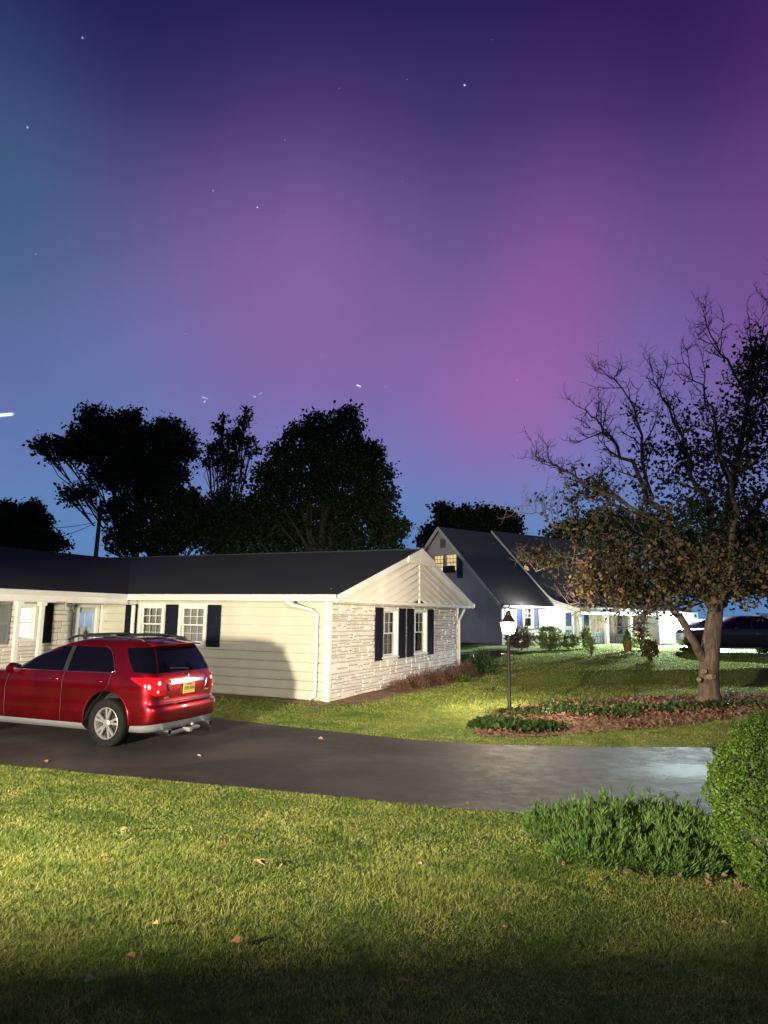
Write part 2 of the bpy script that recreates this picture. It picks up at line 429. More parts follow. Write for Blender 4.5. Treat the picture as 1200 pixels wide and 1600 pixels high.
def mk_carpaint(name, col, metal=.55):
    m = principled(name, col, .34, metal, coat=1.0); t = NT(m)
    t.b.inputs['Coat Roughness'].default_value = .05
    v = t.coord('Object'); n = t.noise(v, 900, 2)
    t.color(t.mix(.25, col, t.ramp(n, [(.3, g3(.6)), (.7, g3(1.4))]), 'MULTIPLY'))
    n2 = t.noise(v, 3, 5); t.l.new(t.ramp(n2, [(.35, g3(.28)), (.75, g3(.42))]), t.b.inputs['Roughness'])
    return m
M_red = mk_carpaint('dark red car paint', (.26, .004, .012), .86)
M_carblack = mk_carpaint('black car paint', (.012, .013, .016), .2)
M_carwhite = mk_carpaint('white car paint', (.7, .7, .72), .0)
M_carblue = mk_carpaint('dark blue car paint', (.02, .035, .09), .3)
M_glass = principled('dark car glass', (.002, .002, .004), .04, 0, 0, spec=.35)
M_tyre = mk_noisy('tyre rubber', (.008, .008, .008), (.016, .0155, .015), 20, .85, .2, .003, 60, spec=.15)
M_rim = mk_noisy('alloy rim', (.62, .61, .60), (.7, .69, .68), 6, .3, 0, metal=.75)
M_chrome = mk_noisy('chrome trim', (.75, .75, .76), (.82, .82, .83), 5, .15, 0, metal=1)
M_silver = mk_noisy('grey lower trim', (.21, .22, .235), (.26, .27, .285), 5, .45, 0, metal=.2)
M_plastic = mk_noisy('black plastic', (.012, .012, .014), (.02, .02, .022), 10, .5, 0)
M_taillight = principled('red lamp lens', (.50, .005, .006), .10, 0, 1)
M_lens = principled('clear lamp lens', (.7, .65, .65), .15, 0, 1)
M_plate = mk_noisy('yellow plate', (.75, .50, .06), (.8, .55, .09), 6, .5, 0)
M_ink = principled('dark ink', (.02, .02, .06), .6)
M_pane = principled('window glass', (.02, .022, .028), .06, 0, 0)
def mk_clearglass():
    m = bpy.data.materials.new('clear pane'); m.use_nodes = True; t = NT(m)
    t.b.inputs['Base Color'].default_value = (.02, .02, .02, 1); t.b.inputs['Roughness'].default_value = .05
    tr = t.n.new('ShaderNodeBsdfTransparent'); mx = t.n.new('ShaderNodeMixShader'); fr = t.n.new('ShaderNodeFresnel'); fr.inputs[0].default_value = 1.45
    t.l.new(t.math('ADD', fr.outputs[0], .06), mx.inputs[0]); t.l.new(tr.outputs[0], mx.inputs[1]); t.l.new(t.b.outputs[0], mx.inputs[2])
    t.l.new(mx.outputs[0], t.n['Material Output'].inputs[0]); return m
M_clear = mk_clearglass()
def mk_emit(name, col, st, var=None):
    m = bpy.data.materials.new(name); m.use_nodes = True; t = NT(m)
    e = t.n.new('ShaderNodeEmission'); e.inputs[0].default_value = (*col, 1); e.inputs[1].default_value = st
    if var:
        n = t.noise(t.coord('Object'), var, 3)
        t.l.new(t.ramp(n, [(.3, tuple(c*.55 for c in col)), (.7, col)]), e.inputs[0])
    t.l.new(e.outputs[0], t.n['Material Output'].inputs[0]); return m
M_litwhite = mk_emit('lit window white', (1, .95, .82), 1.9, 2.5)
M_litblue = mk_emit('lit window bluish', (.45, .62, 1), .85, 3)
M_lityellow = mk_emit('lit window yellow', (1, .70, .30), 1.1, 3)
M_litfar = mk_emit('lit far window', (.95, .80, .52), .8, 1.4)
def mk_lampglass():
    m = bpy.data.materials.new('frosted lamp glass'); m.use_nodes = True; t = NT(m)
    e = t.n.new('ShaderNodeEmission'); e.inputs[0].default_value = (1, .76, .46, 1); e.inputs[1].default_value = 3.4
    tr = t.n.new('ShaderNodeBsdfTransparent'); mx = t.n.new('ShaderNodeMixShader'); mx.inputs[0].default_value = .6
    t.l.new(tr.outputs[0], mx.inputs[1]); t.l.new(e.outputs[0], mx.inputs[2]); t.l.new(mx.outputs[0], t.n['Material Output'].inputs[0])
    return m
M_lampglass = mk_lampglass()

# ------------------------------------------------------------------ lights: porch flood and added fills
def add_light(name, typ, loc, power, col, size=.05, aim=None, angle=None, blend=.3):
    l = bpy.data.lights.new(name, typ); l.energy = power; l.color = col
    l.shadow_soft_size = size
    o = bpy.data.objects.new(name, l); COL.objects.link(o); o.location = loc
    if aim is not None:
        o.rotation_euler = (Vector(aim)-Vector(loc)).to_track_quat('-Z', 'Y').to_euler()
    if angle: l.spot_size = R(angle); l.spot_blend = blend
    return o
KEY_POS = (-6.3, -.6, 2.25)
add_light('porch_flood_light', 'SPOT', KEY_POS, 17500, (1, .90, .67), .28, aim=(-6.3+5*math.sin(R(19)), -.6+5*math.cos(R(19)), 2.25-5*math.tan(R(39))), angle=103, blend=.2)
add_light('siding_fill_spot', 'SPOT', (1.6, -3.2, 4.1), 9000, (1, .90, .74), .10, aim=(-1.4, 17, 2.5), angle=33, blend=.45)  # added fill from out of view, lifts the car shadow on the siding
add_light('near_lawn_fill', 'POINT', (-1.5, -2.2, 2.8), 95, (.85, 1, .55), .15)  # added weak fill behind the camera, brightens the dark near lawn

# ------------------------------------------------------------------ ground, drive, paths
def ground_sheet():
    xs = np.concatenate([np.linspace(-400, -30, 24), np.arange(-29, -10, .6), np.arange(-10, 12, .16), np.arange(12, 34, .6), np.linspace(34, 400, 24)])
    ys = np.concatenate([np.linspace(-120, -4, 12), np.arange(-3, 2, .5), np.arange(2, 14, .11), np.arange(14, 29, .2), np.arange(29, 60, .8), np.linspace(62, 600, 24)])
    X, Y = np.meshgrid(xs, ys)
    Z = zg_np(X, Y)
    V = np.stack([X, Y, Z], -1).reshape(-1, 3)
    nx, ny = len(xs), len(ys)
    i = np.arange(nx-1)[None, :] + np.arange(ny-1)[:, None]*nx
    Fc = np.stack([i, i+1, i+nx+1, i+nx], -1).reshape(-1, 4)
    o = np_mesh('lawn_ground', V, Fc, M_ground, smooth=True); o['kind'] = 'structure'
ground_sheet()

def poly_sheet(name, pts, mat, lift, step=.12, kind='structure', flat=None):
    """a sheet filling the world polygon, following the ground, with an even triangulated interior"""
    bm = bmesh.new()
    n = len(pts); dense = []
    for i in range(n):
        a, b = Vector(pts[i][:2]), Vector(pts[(i+1) % n][:2])
        k = max(1, int((b-a).length/(step*3)))
        dense += [a.lerp(b, j/k) for j in range(k)]
    vs = [bm.verts.new((p.x, p.y, 0)) for p in dense]
    f = bm.faces.new(vs)
    x0, x1 = min(p.x for p in dense), max(p.x for p in dense); y0, y1 = min(p.y for p in dense), max(p.y for p in dense)
    k = int((x1-x0)/(step*3))
    for i in range(1, k):
        bmesh.ops.bisect_plane(bm, geom=bm.verts[:]+bm.edges[:]+bm.faces[:], plane_co=(x0+(x1-x0)*i/k, 0, 0), plane_no=(1, 0, 0))
    k = int((y1-y0)/(step*3))
    for i in range(1, k):
        bmesh.ops.bisect_plane(bm, geom=bm.verts[:]+bm.edges[:]+bm.faces[:], plane_co=(0, y0+(y1-y0)*i/k, 0), plane_no=(0, 1, 0))
    for v in bm.verts: v.co.z = (zg(v.co.x, v.co.y) if flat is None else flat) + lift
    bmesh.ops.recalc_face_normals(bm, faces=bm.faces)
    for ff in bm.faces:
        ff.smooth = True
    me = bpy.data.meshes.new(name); bm.to_mesh(me); bm.free(); me.materials.append(mat)
    if me.polygons[0].normal.z < 0: me.flip_normals()
    o = bpy.data.objects.new(name, me); COL.objects.link(o); o['kind'] = kind
    return o
near_edge = [at_z(px, py, DZ) for px, py in ((0, 1196), (200, 1216), (400, 1238), (600, 1261), (720, 1273), (800, 1276), (850, 1270), (885, 1262), (940, 1262), (1010, 1258), (1080, 1262))]
far_edge = [at_z(px, py, DZ) for px, py in ((1300, 1172), (1115, 1168), (1000, 1168), (900, 1167), (760, 1164), (640, 1156), (480, 1139), (335, 1123))]
ext0 = near_edge[0] - Vector((ed.x, ed.y, 0))*14
drive_poly = [ext0] + near_edge + [Vector((3.6, 6.8, 0)), Vector((5.5, 5.4, 0)), Vector((9, 3.5, 0)), Vector((12, 5, 0))] + far_edge + [Vector((-4.3, 14.6, 0)), Vector((-9.5, 17.0, 0)), Vector((-18, 19, 0))]
DRIVE = [(p.x, p.y) for p in drive_poly]
poly_sheet('driveway', drive_poly, M_asphalt, .008, .15)
def to_px(p):
    v = Vector(p)-CAMP; c, s = math.cos(TILT), math.sin(TILT)
    d = v.y*c+v.z*s; u = -v.y*s+v.z*c; X, Y = v.x/d, -u/d
    cr, sr = math.cos(ROLL), math.sin(ROLL)
    return 600+F_PX*(X*cr-Y*sr), 800+F_PX*(X*sr+Y*cr)
def in_poly(x, y, P=None):
    P = P or DRIVE
    x = np.asarray(x); y = np.asarray(y); c = np.zeros(x.shape, bool); n = len(P); j = n-1
    for i in range(n):
        xi, yi = P[i]; xj, yj = P[j]
        with np.errstate(divide='ignore', invalid='ignore'):
            h = ((yi > y) != (yj > y)) & (x < (xj-xi)*(y-yi)/((yj-yi) or 1e-9)+xi)
        c ^= h; j = i
    return c

# ------------------------------------------------------------------ house frames
KX, KY, YAW = -1.2458, 16.5318, -0.4373
HM = Matrix.Translation((KX, KY, 0)) @ Matrix.Rotation(YAW, 4, 'Z'); HI = HM.inverted()
def frame_hit(MI, px, py, axis, val):
    o = MI @ CAMP; d = MI.to_3x3() @ ray(px, py)
    return o + d*((val-o[axis])/d[axis])
GO, OE, WD, SOFF, GUT, APEX, XIN = .4606, .4843, 9.2398, 2.3475, 2.4806, 3.9897, -5.9144
SL = (APEX-GUT)/(WD/2+OE)
hS = lambda px, py, y=0: frame_hit(HI, px, py, 1, y)
hG = lambda px, py, x=0: frame_hit(HI, px, py, 0, x)

def sub_rect(r, o):
    """rect minus opening, as up to four rects"""
    a0, a1, z0, z1 = r; b0, b1, y0, y1 = o
    if a1 <= b0 or a0 >= b1 or z1 <= y0 or z0 >= y1: return [r]
    out = []
    if a0 < b0: out.append((a0, b0, z0, z1))
    if a1 > b1: out.append((b1, a1, z0, z1))
    m0, m1 = max(a0, b0), min(a1, b1)
    if z0 < y0: out.append((m0, m1, z0, y0))
    if z1 > y1: out.append((m0, m1, y1, z1))
    return [q for q in out if q[1]-q[0] > .004 and q[3]-q[2] > .004]
def sub_all(rs, ops):
    for o in ops:
        rs = [q for r in rs for q in sub_rect(r, o)]
    return rs
def lap_siding(mb, mp, a0, a1, z0, z1, course, ops, out=.02, top=None, groove=0):
    """mp(a, z, off) -> xyz ; top(z)->(a0,a1) for gables"""
    z = z0; k = 0
    while z < z1-1e-4:
        zt = min(z+course, z1)
        rs = sub_all([(a0, a1, z, zt)], ops)
        for b0, b1, y0, y1 in rs:
            o0 = out*(1-(y0-z)/course); o1 = out*(1-(y1-z)/course)
            if top:
                l0, r0 = top(y0); l1, r1 = top(y1)
                p = [max(b0, l0), min(b1, r0), min(b1, r1), max(b0, l1)]
                if p[1]-p[0] < .01: continue
                if p[2] < p[3]: p[2] = p[3] = (p[2]+p[3])/2
            else: p = [b0, b1, b1, b0]
            gp = groove if y0 == z else 0
            v = [mp(p[0], y0+gp, o0), mp(p[1], y0+gp, o0), mp(p[2], y1, o1), mp(p[3], y1, o1), mp(p[0], y0+gp, -groove*1.8), mp(p[1], y0+gp, -groove*1.8), mp(p[0], y0, -groove*1.8), mp(p[1], y0, -groove*1.8)]
            mb.add(v, [(0, 1, 2, 3), (4, 5, 1, 0)] + ([(6, 7, 5, 4)] if gp else []))
        z = zt; k += 1
def stone_wall(mb, mp, a0, a1, z0, z1, ops, seed=1, scale=1.0, top=None):
    rd = random.Random(seed)
    rects = []
    z = z0
    while z < z1-.03:
        H = rd.choice([.17, .21, .26, .3])*scale
        zt = min(z+H, z1)
        if z1-zt < .08: zt = z1
        a = a0 - rd.random()*.2
        while a < a1:
            L = rd.uniform(.26, .72)*scale
            b0, b1 = max(a, a0), min(a+L, a1)
            a += L
            if b1-b0 < .03: continue
            q = rd.random()
            hh = zt-z
            if q < .12 or hh < .13: rects.append((b0, b1, z, zt))
            elif q < .62:
                c = z+hh*rd.uniform(.33, .67); rects += [(b0, b1, z, c), (b0, b1, c, zt)]
            elif q < .82:
                c = z+hh*rd.uniform(.28, .4); c2 = z+hh*rd.uniform(.6, .72); rects += [(b0, b1, z, c), (b0, b1, c, c2), (b0, b1, c2, zt)]
            else:
                c = z+hh*rd.uniform(.35, .65); m = b0+(b1-b0)*rd.uniform(.35, .65)
                rects += [(b0, m, z, c), (m, b1, z, c), (b0, b1, c, zt)]
        z = zt
    rects = sub_all(rects, ops)
    for b0, b1, y0, y1 in rects:
        g = .006; b0 += g; b1 -= g; y0 += g; y1 -= g
        if b1-b0 < .02 or y1-y0 < .015: continue
        o = rd.uniform(.014, .042); bv = min(.012, (y1-y0)*.3, (b1-b0)*.3)
        j = lambda: rd.uniform(-.004, .004)
        v = [mp(b0, y0, 0), mp(b1, y0, 0), mp(b1, y1, 0), mp(b0, y1, 0)]
        v += [mp(b0+bv+j(), y0+bv+j(), o+j()), mp(b1-bv+j(), y0+bv+j(), o+j()), mp(b1-bv+j(), y1-bv+j(), o+j()), mp(b0+bv+j(), y1-bv+j(), o+j())]
        mb.add(v, [(4, 5, 6, 7), (0, 1, 5, 4), (1, 2, 6, 5), (2, 3, 7, 6), (3, 0, 4, 7)])
def backing(mb, mp, a0, a1, z0, z1, ops, off=0):
    for b0, b1, y0, y1 in sub_all([(a0, a1, z0, z1)], ops):
        mb.add([mp(b0, y0, off), mp(b1, y0, off), mp(b1, y1, off), mp(b0, y1, off)], [(0, 1, 2, 3)])

def make_window(parent, loc, rot, w, h, cols=3, rows=2, casing=.075, depth=.03, mat=None, pane=None, curtain='drapes', recess=.07, reveal=.12, single=False, label=None, bar=.016, sill=True):
    """window mesh (frame, sashes, bars) facing local -y; x across, z up; origin bottom left of the opening"""
    mat = mat or M_white
    m = MB(); c = casing
    m.box(-c, 0, -depth, reveal, -c*.6, h+c); m.box(w, w+c, -depth, reveal, -c*.6, h+c)
    m.box(0, w, -depth, reveal, h, h+c); m.box(0, w, -depth, reveal, -c*.6, 0)
    if sill: m.box(-c-.02, w+c+.02, -depth-.025, -depth+.001, -c*.6-.02, -c*.6+.012)
    s = .035; mid = h*.5
    def sash(z0, z1, y):
        m.box(0, s, y, y+.03, z0, z1); m.box(w-s, w, y, y+.03, z0, z1)
        m.box(s, w-s, y, y+.03, z0, z0+s); m.box(s, w-s, y, y+.03, z1-s, z1)
        for k in range(1, cols):
            x = s+(w-2*s)*k/cols; m.box(x-bar/2, x+bar/2, y+.004, y+.02, z0+s, z1-s)
        for k in range(1, rows):
            z = z0+s+(z1-z0-2*s)*k/rows; m.box(s, w-s, y+.006, y+.018, z-bar/2, z+bar/2)
    if single: sash(0, h, recess)
    else:
        sash(mid-s*.5, h, recess-.02); sash(0, mid+s*.5, recess+.015)
    o = m.build('window', mat, parent)
    o.location = loc; o.rotation_euler = (0, 0, rot)
    if label: o['label'] = label
    p = MB()
    if pane is None:
        p.add([(s*.5, recess+.012, s), (w-s*.5, recess+.012, s), (w-s*.5, recess+.012, h-s), (s*.5, recess+.012, h-s)], [(0, 1, 2, 3)])
        p.build('pane', M_clear, o)
    else:
        p.add([(s*.5, recess+.045, s*.5), (w-s*.5, recess+.045, s*.5), (w-s*.5, recess+.045, h-s*.5), (s*.5, recess+.045, h-s*.5)], [(0, 1, 2, 3)])
        p.build('pane', pane, o)
    if pane is None and curtain:
        q = MB(); n = 34; y = recess+.11
        rd = random.Random(int(w*1000)+int(h*77))
        vs = []; ph = rd.random()*6
        for i in range(n+1):
            x = w*i/n; yy = y+.02*math.sin(i*1.7+ph)+.008*math.sin(i*3.1)
            if curtain == 'tied': gap = 1
            vs += [(x, yy, 0), (x, yy, h)]
        fs = [(2*i, 2*i+2, 2*i+3, 2*i+1) for i in range(n) if not (curtain == 'parted' and .38 < (i+.5)/n < .62)]
        q.add(vs, fs); q.build('curtain', M_curtain, o, smooth=True)
        d = MB(); d.box(-.0, w, y+.3, y+.32, 0, h); d.build('room_backing', M_plastic, o)  # black sheet stands in for the unlit room
    return o
def make_shutter(parent, loc, rot, w, h, mat, n=None):
    m = MB(); f = .045
    m.box(0, f, -.03, 0, 0, h); m.box(w-f, w, -.03, 0, 0, h); m.box(f, w-f, -.03, 0, 0, f); m.box(f, w-f, -.03, 0, h-f, h)
    m.box(f, w-f, -.03, 0, h*.5-f*.5, h*.5+f*.5)
    k = n or int(h/.05)
    for i in range(k):
        z = f+(h-2*f)*(i+.5)/k
        m.add([(f, -.026, z-.018), (w-f, -.026, z-.018), (w-f, -.008, z+.018), (f, -.008, z+.018)], [(0, 1, 2, 3)])
    m.box(f, w-f, -.006, -.003, f, h-f)
    o = m.build('shutter', mat, parent); o.location = loc; o.rotation_euler = (0, 0, rot)
    return o

# ------------------------------------------------------------------ the ranch house
house = empty('ranch_house', (KX, KY, 0), YAW, 'single-storey white ranch house with dark roof behind the red car', 'house')
mpS = lambda a, z, o: (a, -o, z)              # siding wall, faces -y
mpG = lambda a, z, o: (o, a, z)               # gable wall, faces +x
XW = hS(160, 970).x
BASE = -.35
# siding wall windows
def rectS(x0, y0, x1, y1, y=0):
    a, b = hS(x0, (y0+y1)/2, y), hS(x1, (y0+y1)/2, y); t, u = hS((x0+x1)/2, y0, y), hS((x0+x1)/2, y1, y)
    return a.x, b.x, u.z, t.z
wA, wB = rectS(221, 949, 253, 1006), rectS(284, 949, 319, 1004)
wA = (wA[0], wA[1], wB[2], wB[3])
opsS = [wA, wB]
m = MB(); lap_siding(m, mpS, XW, -.10, .02, SOFF, .2135, opsS, groove=.024); m.build('lap_siding', M_siding, house)
for w in (wA, wB):
    make_window(house, (w[0], 0, w[2]), 0, w[1]-w[0], w[3]-w[2], casing=.085, recess=.03, depth=.045)
for x0, x1 in ((196.5, 214.5), (259.5, 278), (325, 345.5)):
    r = rectS(x0, 948.5, x1, 1008); make_shutter(house, (r[0], -.022, wB[2]-.09), 0, r[1]-r[0], wB[3]-wB[2]+.16, M_shutter)
# gable wall
def rectG(x0, y0, x1, y1, x=0):
    a, b = hG(x0, (y0+y1)/2, x), hG(x1, (y0+y1)/2, x); t, u = hG((x0+x1)/2, y0, x), hG((x0+x1)/2, y1, x)
    return a.y, b.y, u.z, t.z
g1, g2 = rectG(596, 955, 618, 1023), rectG(645.5, 957, 663.5, 1020)
zt, zb_ = .5*(g1[3]+g2[3]), .5*(g1[2]+g2[2])
g1 = (g1[0], g1[1], zb_, zt); g2 = (g2[0], g2[1], zb_, zt)
m = MB(); stone_wall(m, mpG, .03, WD-.06, 0, SOFF+.02, [(g[0]-.05, g[1]+.05, g[2]-.05, g[3]+.05) for g in (g1, g2)], 4, .86); m.build('stone_veneer', M_stone, house)
m = MB(); backing(m, mpG, 0, WD, BASE, SOFF+.3, [g1, g2]); m.build('mortar_wall', M_mortar, house)
for g in (g1, g2):
    make_window(house, (.03, g[0], g[2]), math.pi/2, g[1]-g[0], g[3]-g[2], casing=.07, recess=.10, depth=.035, curtain='parted' if g is g2 else 'drapes')
sw = []
for x0, x1 in ((583.5, 595), (620.5, 630.5), (633.5, 643.5), (666, 674.5)):
    r = rectG(x0, 952, x1, 1028); sw.append(r)
for r in sw: make_shutter(house, (.045, r[0], zb_-.1), math.pi/2, r[1]-r[0], zt-zb_+.2, M_shutter)
# trim: corner boards, frieze, foundation
m = MB(); m.box(-.115, .028, -.03, .0, -.02, SOFF-.012); m.box(.0, .030, -.028, .09, -.02, SOFF-.014); m.build('corner_board', M_white, house)
m = MB(); m.box(-.01, .045, WD-.07, WD+.03, -.2, SOFF-.012); m.build('corner_board', M_white, house)
m = MB(); m.box(XW, -.04, .0, .06, BASE, .018); m.box(-.04, .012, 0.07, WD-.02, BASE, -.004); m.build('foundation', M_found, house)
# back, interior shell
m = MB(); m.box(-16, -.45, WD-.05, WD, BASE, SOFF); m.build('rear_wall', M_siding, house)
m = MB(); m.box(XIN, -.012, -OE+.03, 0.0, SOFF, SOFF+.018); m.box(-.012, GO-.03, -OE+.03, WD+OE-.03, SOFF+.003, SOFF+.02); m.box(-14, -.02, WD+.002, WD+OE-.03, SOFF, SOFF+.018)
m.build('soffit', M_white, house)
# roof slabs
TH = .10
def slab(mb, p, th=TH):
    """p: four corner points of the top; lowered copy below"""
    p = [Vector(q) for q in p]; vs = p + [q-Vector((0, 0, th)) for q in p]
    mb.add(vs, [(0, 1, 2, 3), (7, 6, 5, 4)] + [(i, 4+i, 4+(i+1) % 4, (i+1) % 4) for i in range(4)])
m = MB()
slab(m, [(-20, -OE, GUT), (GO, -OE, GUT), (GO, WD/2, APEX), (-20, WD/2, APEX)])
slab(m, [(-20, WD+OE, GUT), (-20, WD/2, APEX), (GO, WD/2, APEX), (GO, WD+OE, GUT)])
m.build('roof', M_shingle, house)
# wing roof (ridge toward the camera)
WW = 4.62
m = MB()
slab(m, [(XIN, -11, GUT), (XIN, WD/2, GUT), (XIN-WW-.0, WD/2, GUT+SL*WW), (XIN-WW, -11, GUT+SL*WW)])
slab(m, [(XIN-2*WW, -11, GUT), (XIN-WW, -11, GUT+SL*WW), (XIN-WW, WD/2, GUT+SL*WW), (XIN-2*WW, WD/2, GUT)])
ws = M_shingle
m.build('wing_roof', M_shingle, house)
m = MB(); m.box(-14, GO, WD/2-.09, WD/2+.09, APEX-.028, APEX+.012); m.build('ridge_cap', M_shingle, house)
# gutters with a real trough profile
def gutter(x0, x1, y, z, parent, horizontal_y=False):
    prof = [(0, -.11), (-.075, -.11), (-.10, -.05), (-.125, 0), (-.115, 0.004), (-.09, -.05), (-.07, -.1), (-.004, -.1), (-.004, 0), (0, 0)]
    m = MB()
    if not horizontal_y: m.prism([(y+a, z+b) for a, b in prof], 'x', x0, x1)
    else: m.prism([(y-a, z+b) for a, b in prof], 'y', x0, x1)
    return m.build('gutter', M_metalwhite, parent)
gutter(XIN, GO+.02, -OE-.002, GUT-.005, house)
gutter(-11, -OE+.01, XIN+.002, GUT-.008, house, True)
m = MB(); m.prism([(WD+OE+.002, GUT-.12), (WD+OE+.08, GUT-.12), (WD+OE+.13, GUT+.005), (WD+OE+.002, GUT+.005)], 'x', -14, GO+.02); m.build('gutter', M_metalwhite, house)
m = MB(); m.box(XIN, GO-.002, -OE, -OE+.025, SOFF-.02, GUT-.1); m.box(XIN-.025, XIN-.001, -11, -OE, SOFF-.12, GUT-.1); m.build('fascia', M_white, house)
# gable end: chevron boards, barge boards, cap
m = MB(); HB = .205; xg = GO-.07; ym = WD/2; n0 = GUT-.02
tot = SL*(ym+OE)
for sgn in (1, -1):
    k = 0
    while k*HB < tot:
        def line(n):   # where the board edge starts at the soffit and where it meets the middle batten
            u0 = (SOFF-(n0-n))/SL; zc = n0-n+SL*(ym+OE)
            return max(0, u0), max(zc, SOFF)
        (ua, za), (ub, zbm) = line(k*HB), line(min((k+1)*HB, tot-.13))
        if ub >= ym+OE: break
        yy = lambda u: (-OE+u) if sgn == 1 else (WD+OE-u)
        z0 = lambda u, n: max(SOFF, n0-n+SL*u)
        A = (xg, yy(ua), z0(ua, k*HB)); B = (xg, ym, za)
        C = (xg+.045, ym, zbm); D = (xg+.045, yy(ub), z0(ub, (k+1)*HB))
        Cb = (xg, ym, zbm); Db = (xg, yy(ub), D[2])
        gq = .045 if sgn == 1 else .014
        A2, B2 = Vector(A)-Vector((0, 0, gq)), Vector(B)-Vector((0, 0, gq)); A2.z = max(A2.z, SOFF)
        m.add([A2, B2, C, D, (C[0]-.06, C[1], C[2]), (D[0]-.06, D[1], D[2])], [(0, 1, 2, 3), (3, 2, 4, 5)])
        k += 1
m.build('gable_boards', M_gable, house)
m = MB(); m.add([(xg-.05, -OE, SOFF), (xg-.05, WD+OE, SOFF), (xg-.05, ym, APEX-.05)], [(0, 1, 2)]); m.build('gap_shade_sheet', M_plastic, house)  # black sheet, shade of the board gaps put into its colour
m = MB(); m.box(xg, xg+.045, ym-.035, ym+.035, SOFF, APEX-.15); m.box(xg-.01, xg+.06, -OE+.03, WD+OE-.03, SOFF-.03, SOFF+.045); m.build('gable_batten', M_white, house)
for sgn in (1, -1):
    m = MB(); y0 = -OE-.01 if sgn == 1 else WD+OE+.01
    d = .17
    m.add([(GO-.055, y0, GUT-.012), (GO-.055, ym, APEX-.012), (GO-.055, ym, APEX-d), (GO-.055, y0, GUT-d), (GO+.012, y0, GUT-.012), (GO+.012, ym, APEX-.012), (GO+.012, ym, APEX-d), (GO+.012, y0, GUT-d)],
          [(0, 1, 2, 3), (4, 5, 6, 7), (0, 4, 5, 1), (3, 7, 6, 2), (0, 4, 7, 3), (1, 5, 6, 2)])
    m.build('barge_board', M_white, house)
m = MB()
c0 = frame_hit(HI, 635.5, 870, 0, GO+.03).y; c1 = frame_hit(HI, 679, 880, 0, GO+.03).y
cw = min(ym-c0, c1-ym, 1.35) if min(ym-c0, c1-ym) > .5 else .95
nb = 12
for i in range(nb):
    ya, yb = ym-cw+2*cw*i/nb+.004, ym-cw+2*cw*(i+1)/nb-.004
    tz = lambda y: APEX+.015-SL*abs(y-ym)
    zlo = APEX-SL*cw-.16
    m.prism([(ya, zlo), (yb, zlo), (yb, tz(yb)), (ya, tz(ya))], 'x', GO+.014, GO+.05)
m.build('gable_cap', M_gable, house)
# boxed returns at both ends of the gable
m = MB(); m.prism([(-OE-.012, SOFF-.02), (-OE+.42, SOFF-.02), (-OE+.42, GUT+.42*SL-.19), (-OE-.012, GUT-.18)], 'x', GO-.03, GO+.003)
m.build('eave_return', M_white, house); m = MB()
m.prism([(WD+OE+.012, SOFF-.02), (WD+OE-.42, SOFF-.02), (WD+OE-.42, GUT+.42*SL-.19), (WD+OE+.012, GUT-.18)], 'x', GO-.03, GO+.003)
m.build('eave_return', M_white, house)
# downspouts
m = MB(); m.tube([(-.86, -.55, GUT-.1), (-.85, -.54, 2.30), (-.78, -.48, 2.24), (-.42, -.13, 2.12), (-.30, -.085, 2.02), (-.30, -.08, .25), (-.31, -.085, .13), (-.42, -.16, .06)], .042, 8)
for z in (.9, 1.7): m.box(-.36, -.24, -.13, -.02, z, z+.025)
m.build('downspout', M_metalwhite, house, smooth=True, angle=40)
m = MB(); m.tube([(.1, WD+.55, GUT-.1), (.1, WD+.52, 2.28), (.07, WD+.2, 2.0), (.05, WD+.07, 1.9), (.05, WD+.07, .2)], .042, 8)
m.build('downspout', M_metalwhite, house, smooth=True, angle=40)
# ---- the entry wing
mpWg = lambda a, z, o: (XW+o, a, z)
def wy(px): return frame_hit(HI, px, 975, 0, XW).y
def wz(px, py): return frame_hit(HI, px, py, 0, XW).z
yd0, yd1 = wy(121), wy(148.5)
dz_top = wz(135, 949)
yw0, yw1 = wy(27), wy(51); wzt, wzb = wz(38, 948), wz(38, 998)
opsW = [(yd0, yd1, BASE, dz_top), (yw0, yw1, wzb, wzt)]
m = MB(); stone_wall(m, mpWg, -9, wy(112), 0, SOFF+.1, [(a-.06, b+.06, c-.06, d+.06) for a, b, c, d in opsW], 9, 1.1); m.build('stone_veneer', M_stone, house)
m = MB(); backing(m, mpWg, -9, wy(112), BASE, SOFF+.3, opsW); m.build('mortar_wall', M_mortar, house)
m = MB(); lap_siding(m, mpWg, wy(112)+.02, 0, .0, SOFF+.1, .2135, opsW, groove=.024); m.build('lap_siding', M_siding, house)
# door: pale slab, two lit panes at the top, dark wreath hook
dw = yd1-yd0
m = MB(); m.box(-.08, 0, -.04, .1, -.1, dz_top+.07); m.box(dw, dw+.08, -.04, .1, -.1, dz_top+.07); m.box(0, dw, -.04, .1, dz_top, dz_top+.07)
fr = m.build('door_frame', M_white, house); fr.location = (XW+.01, yd0, 0); fr.rotation_euler = (0, 0, math.pi/2)
m = MB(); pz0, pz1 = dz_top-.55, dz_top-.14
for r in sub_all([(0, dw, -.1, dz_top)], [(.06, dw/2-.035, pz0, pz1), (dw/2+.035, dw-.06, pz0, pz1)]): m.box(r[0], r[1], .03, .07, r[2], r[3])
for a in (.13, dw/2+.04):
    m.box(a, a+dw/2-.17, .022, .0305, .25, 1.1)
dr = m.build('entry_door', mk_noisy('pale grey door', (.42, .47, .46), (.5, .55, .54), 3, .5, 0), house); dr.location = (XW, yd0, 0); dr.rotation_euler = (0, 0, math.pi/2)
m = MB()
for a, b in ((.06, dw/2-.035), (dw/2+.035, dw-.06)): m.add([(a, .06, pz0), (b, .06, pz0), (b, .06, pz1), (a, .06, pz1)], [(0, 1, 2, 3)])
m.build('pane', M_litblue, dr)
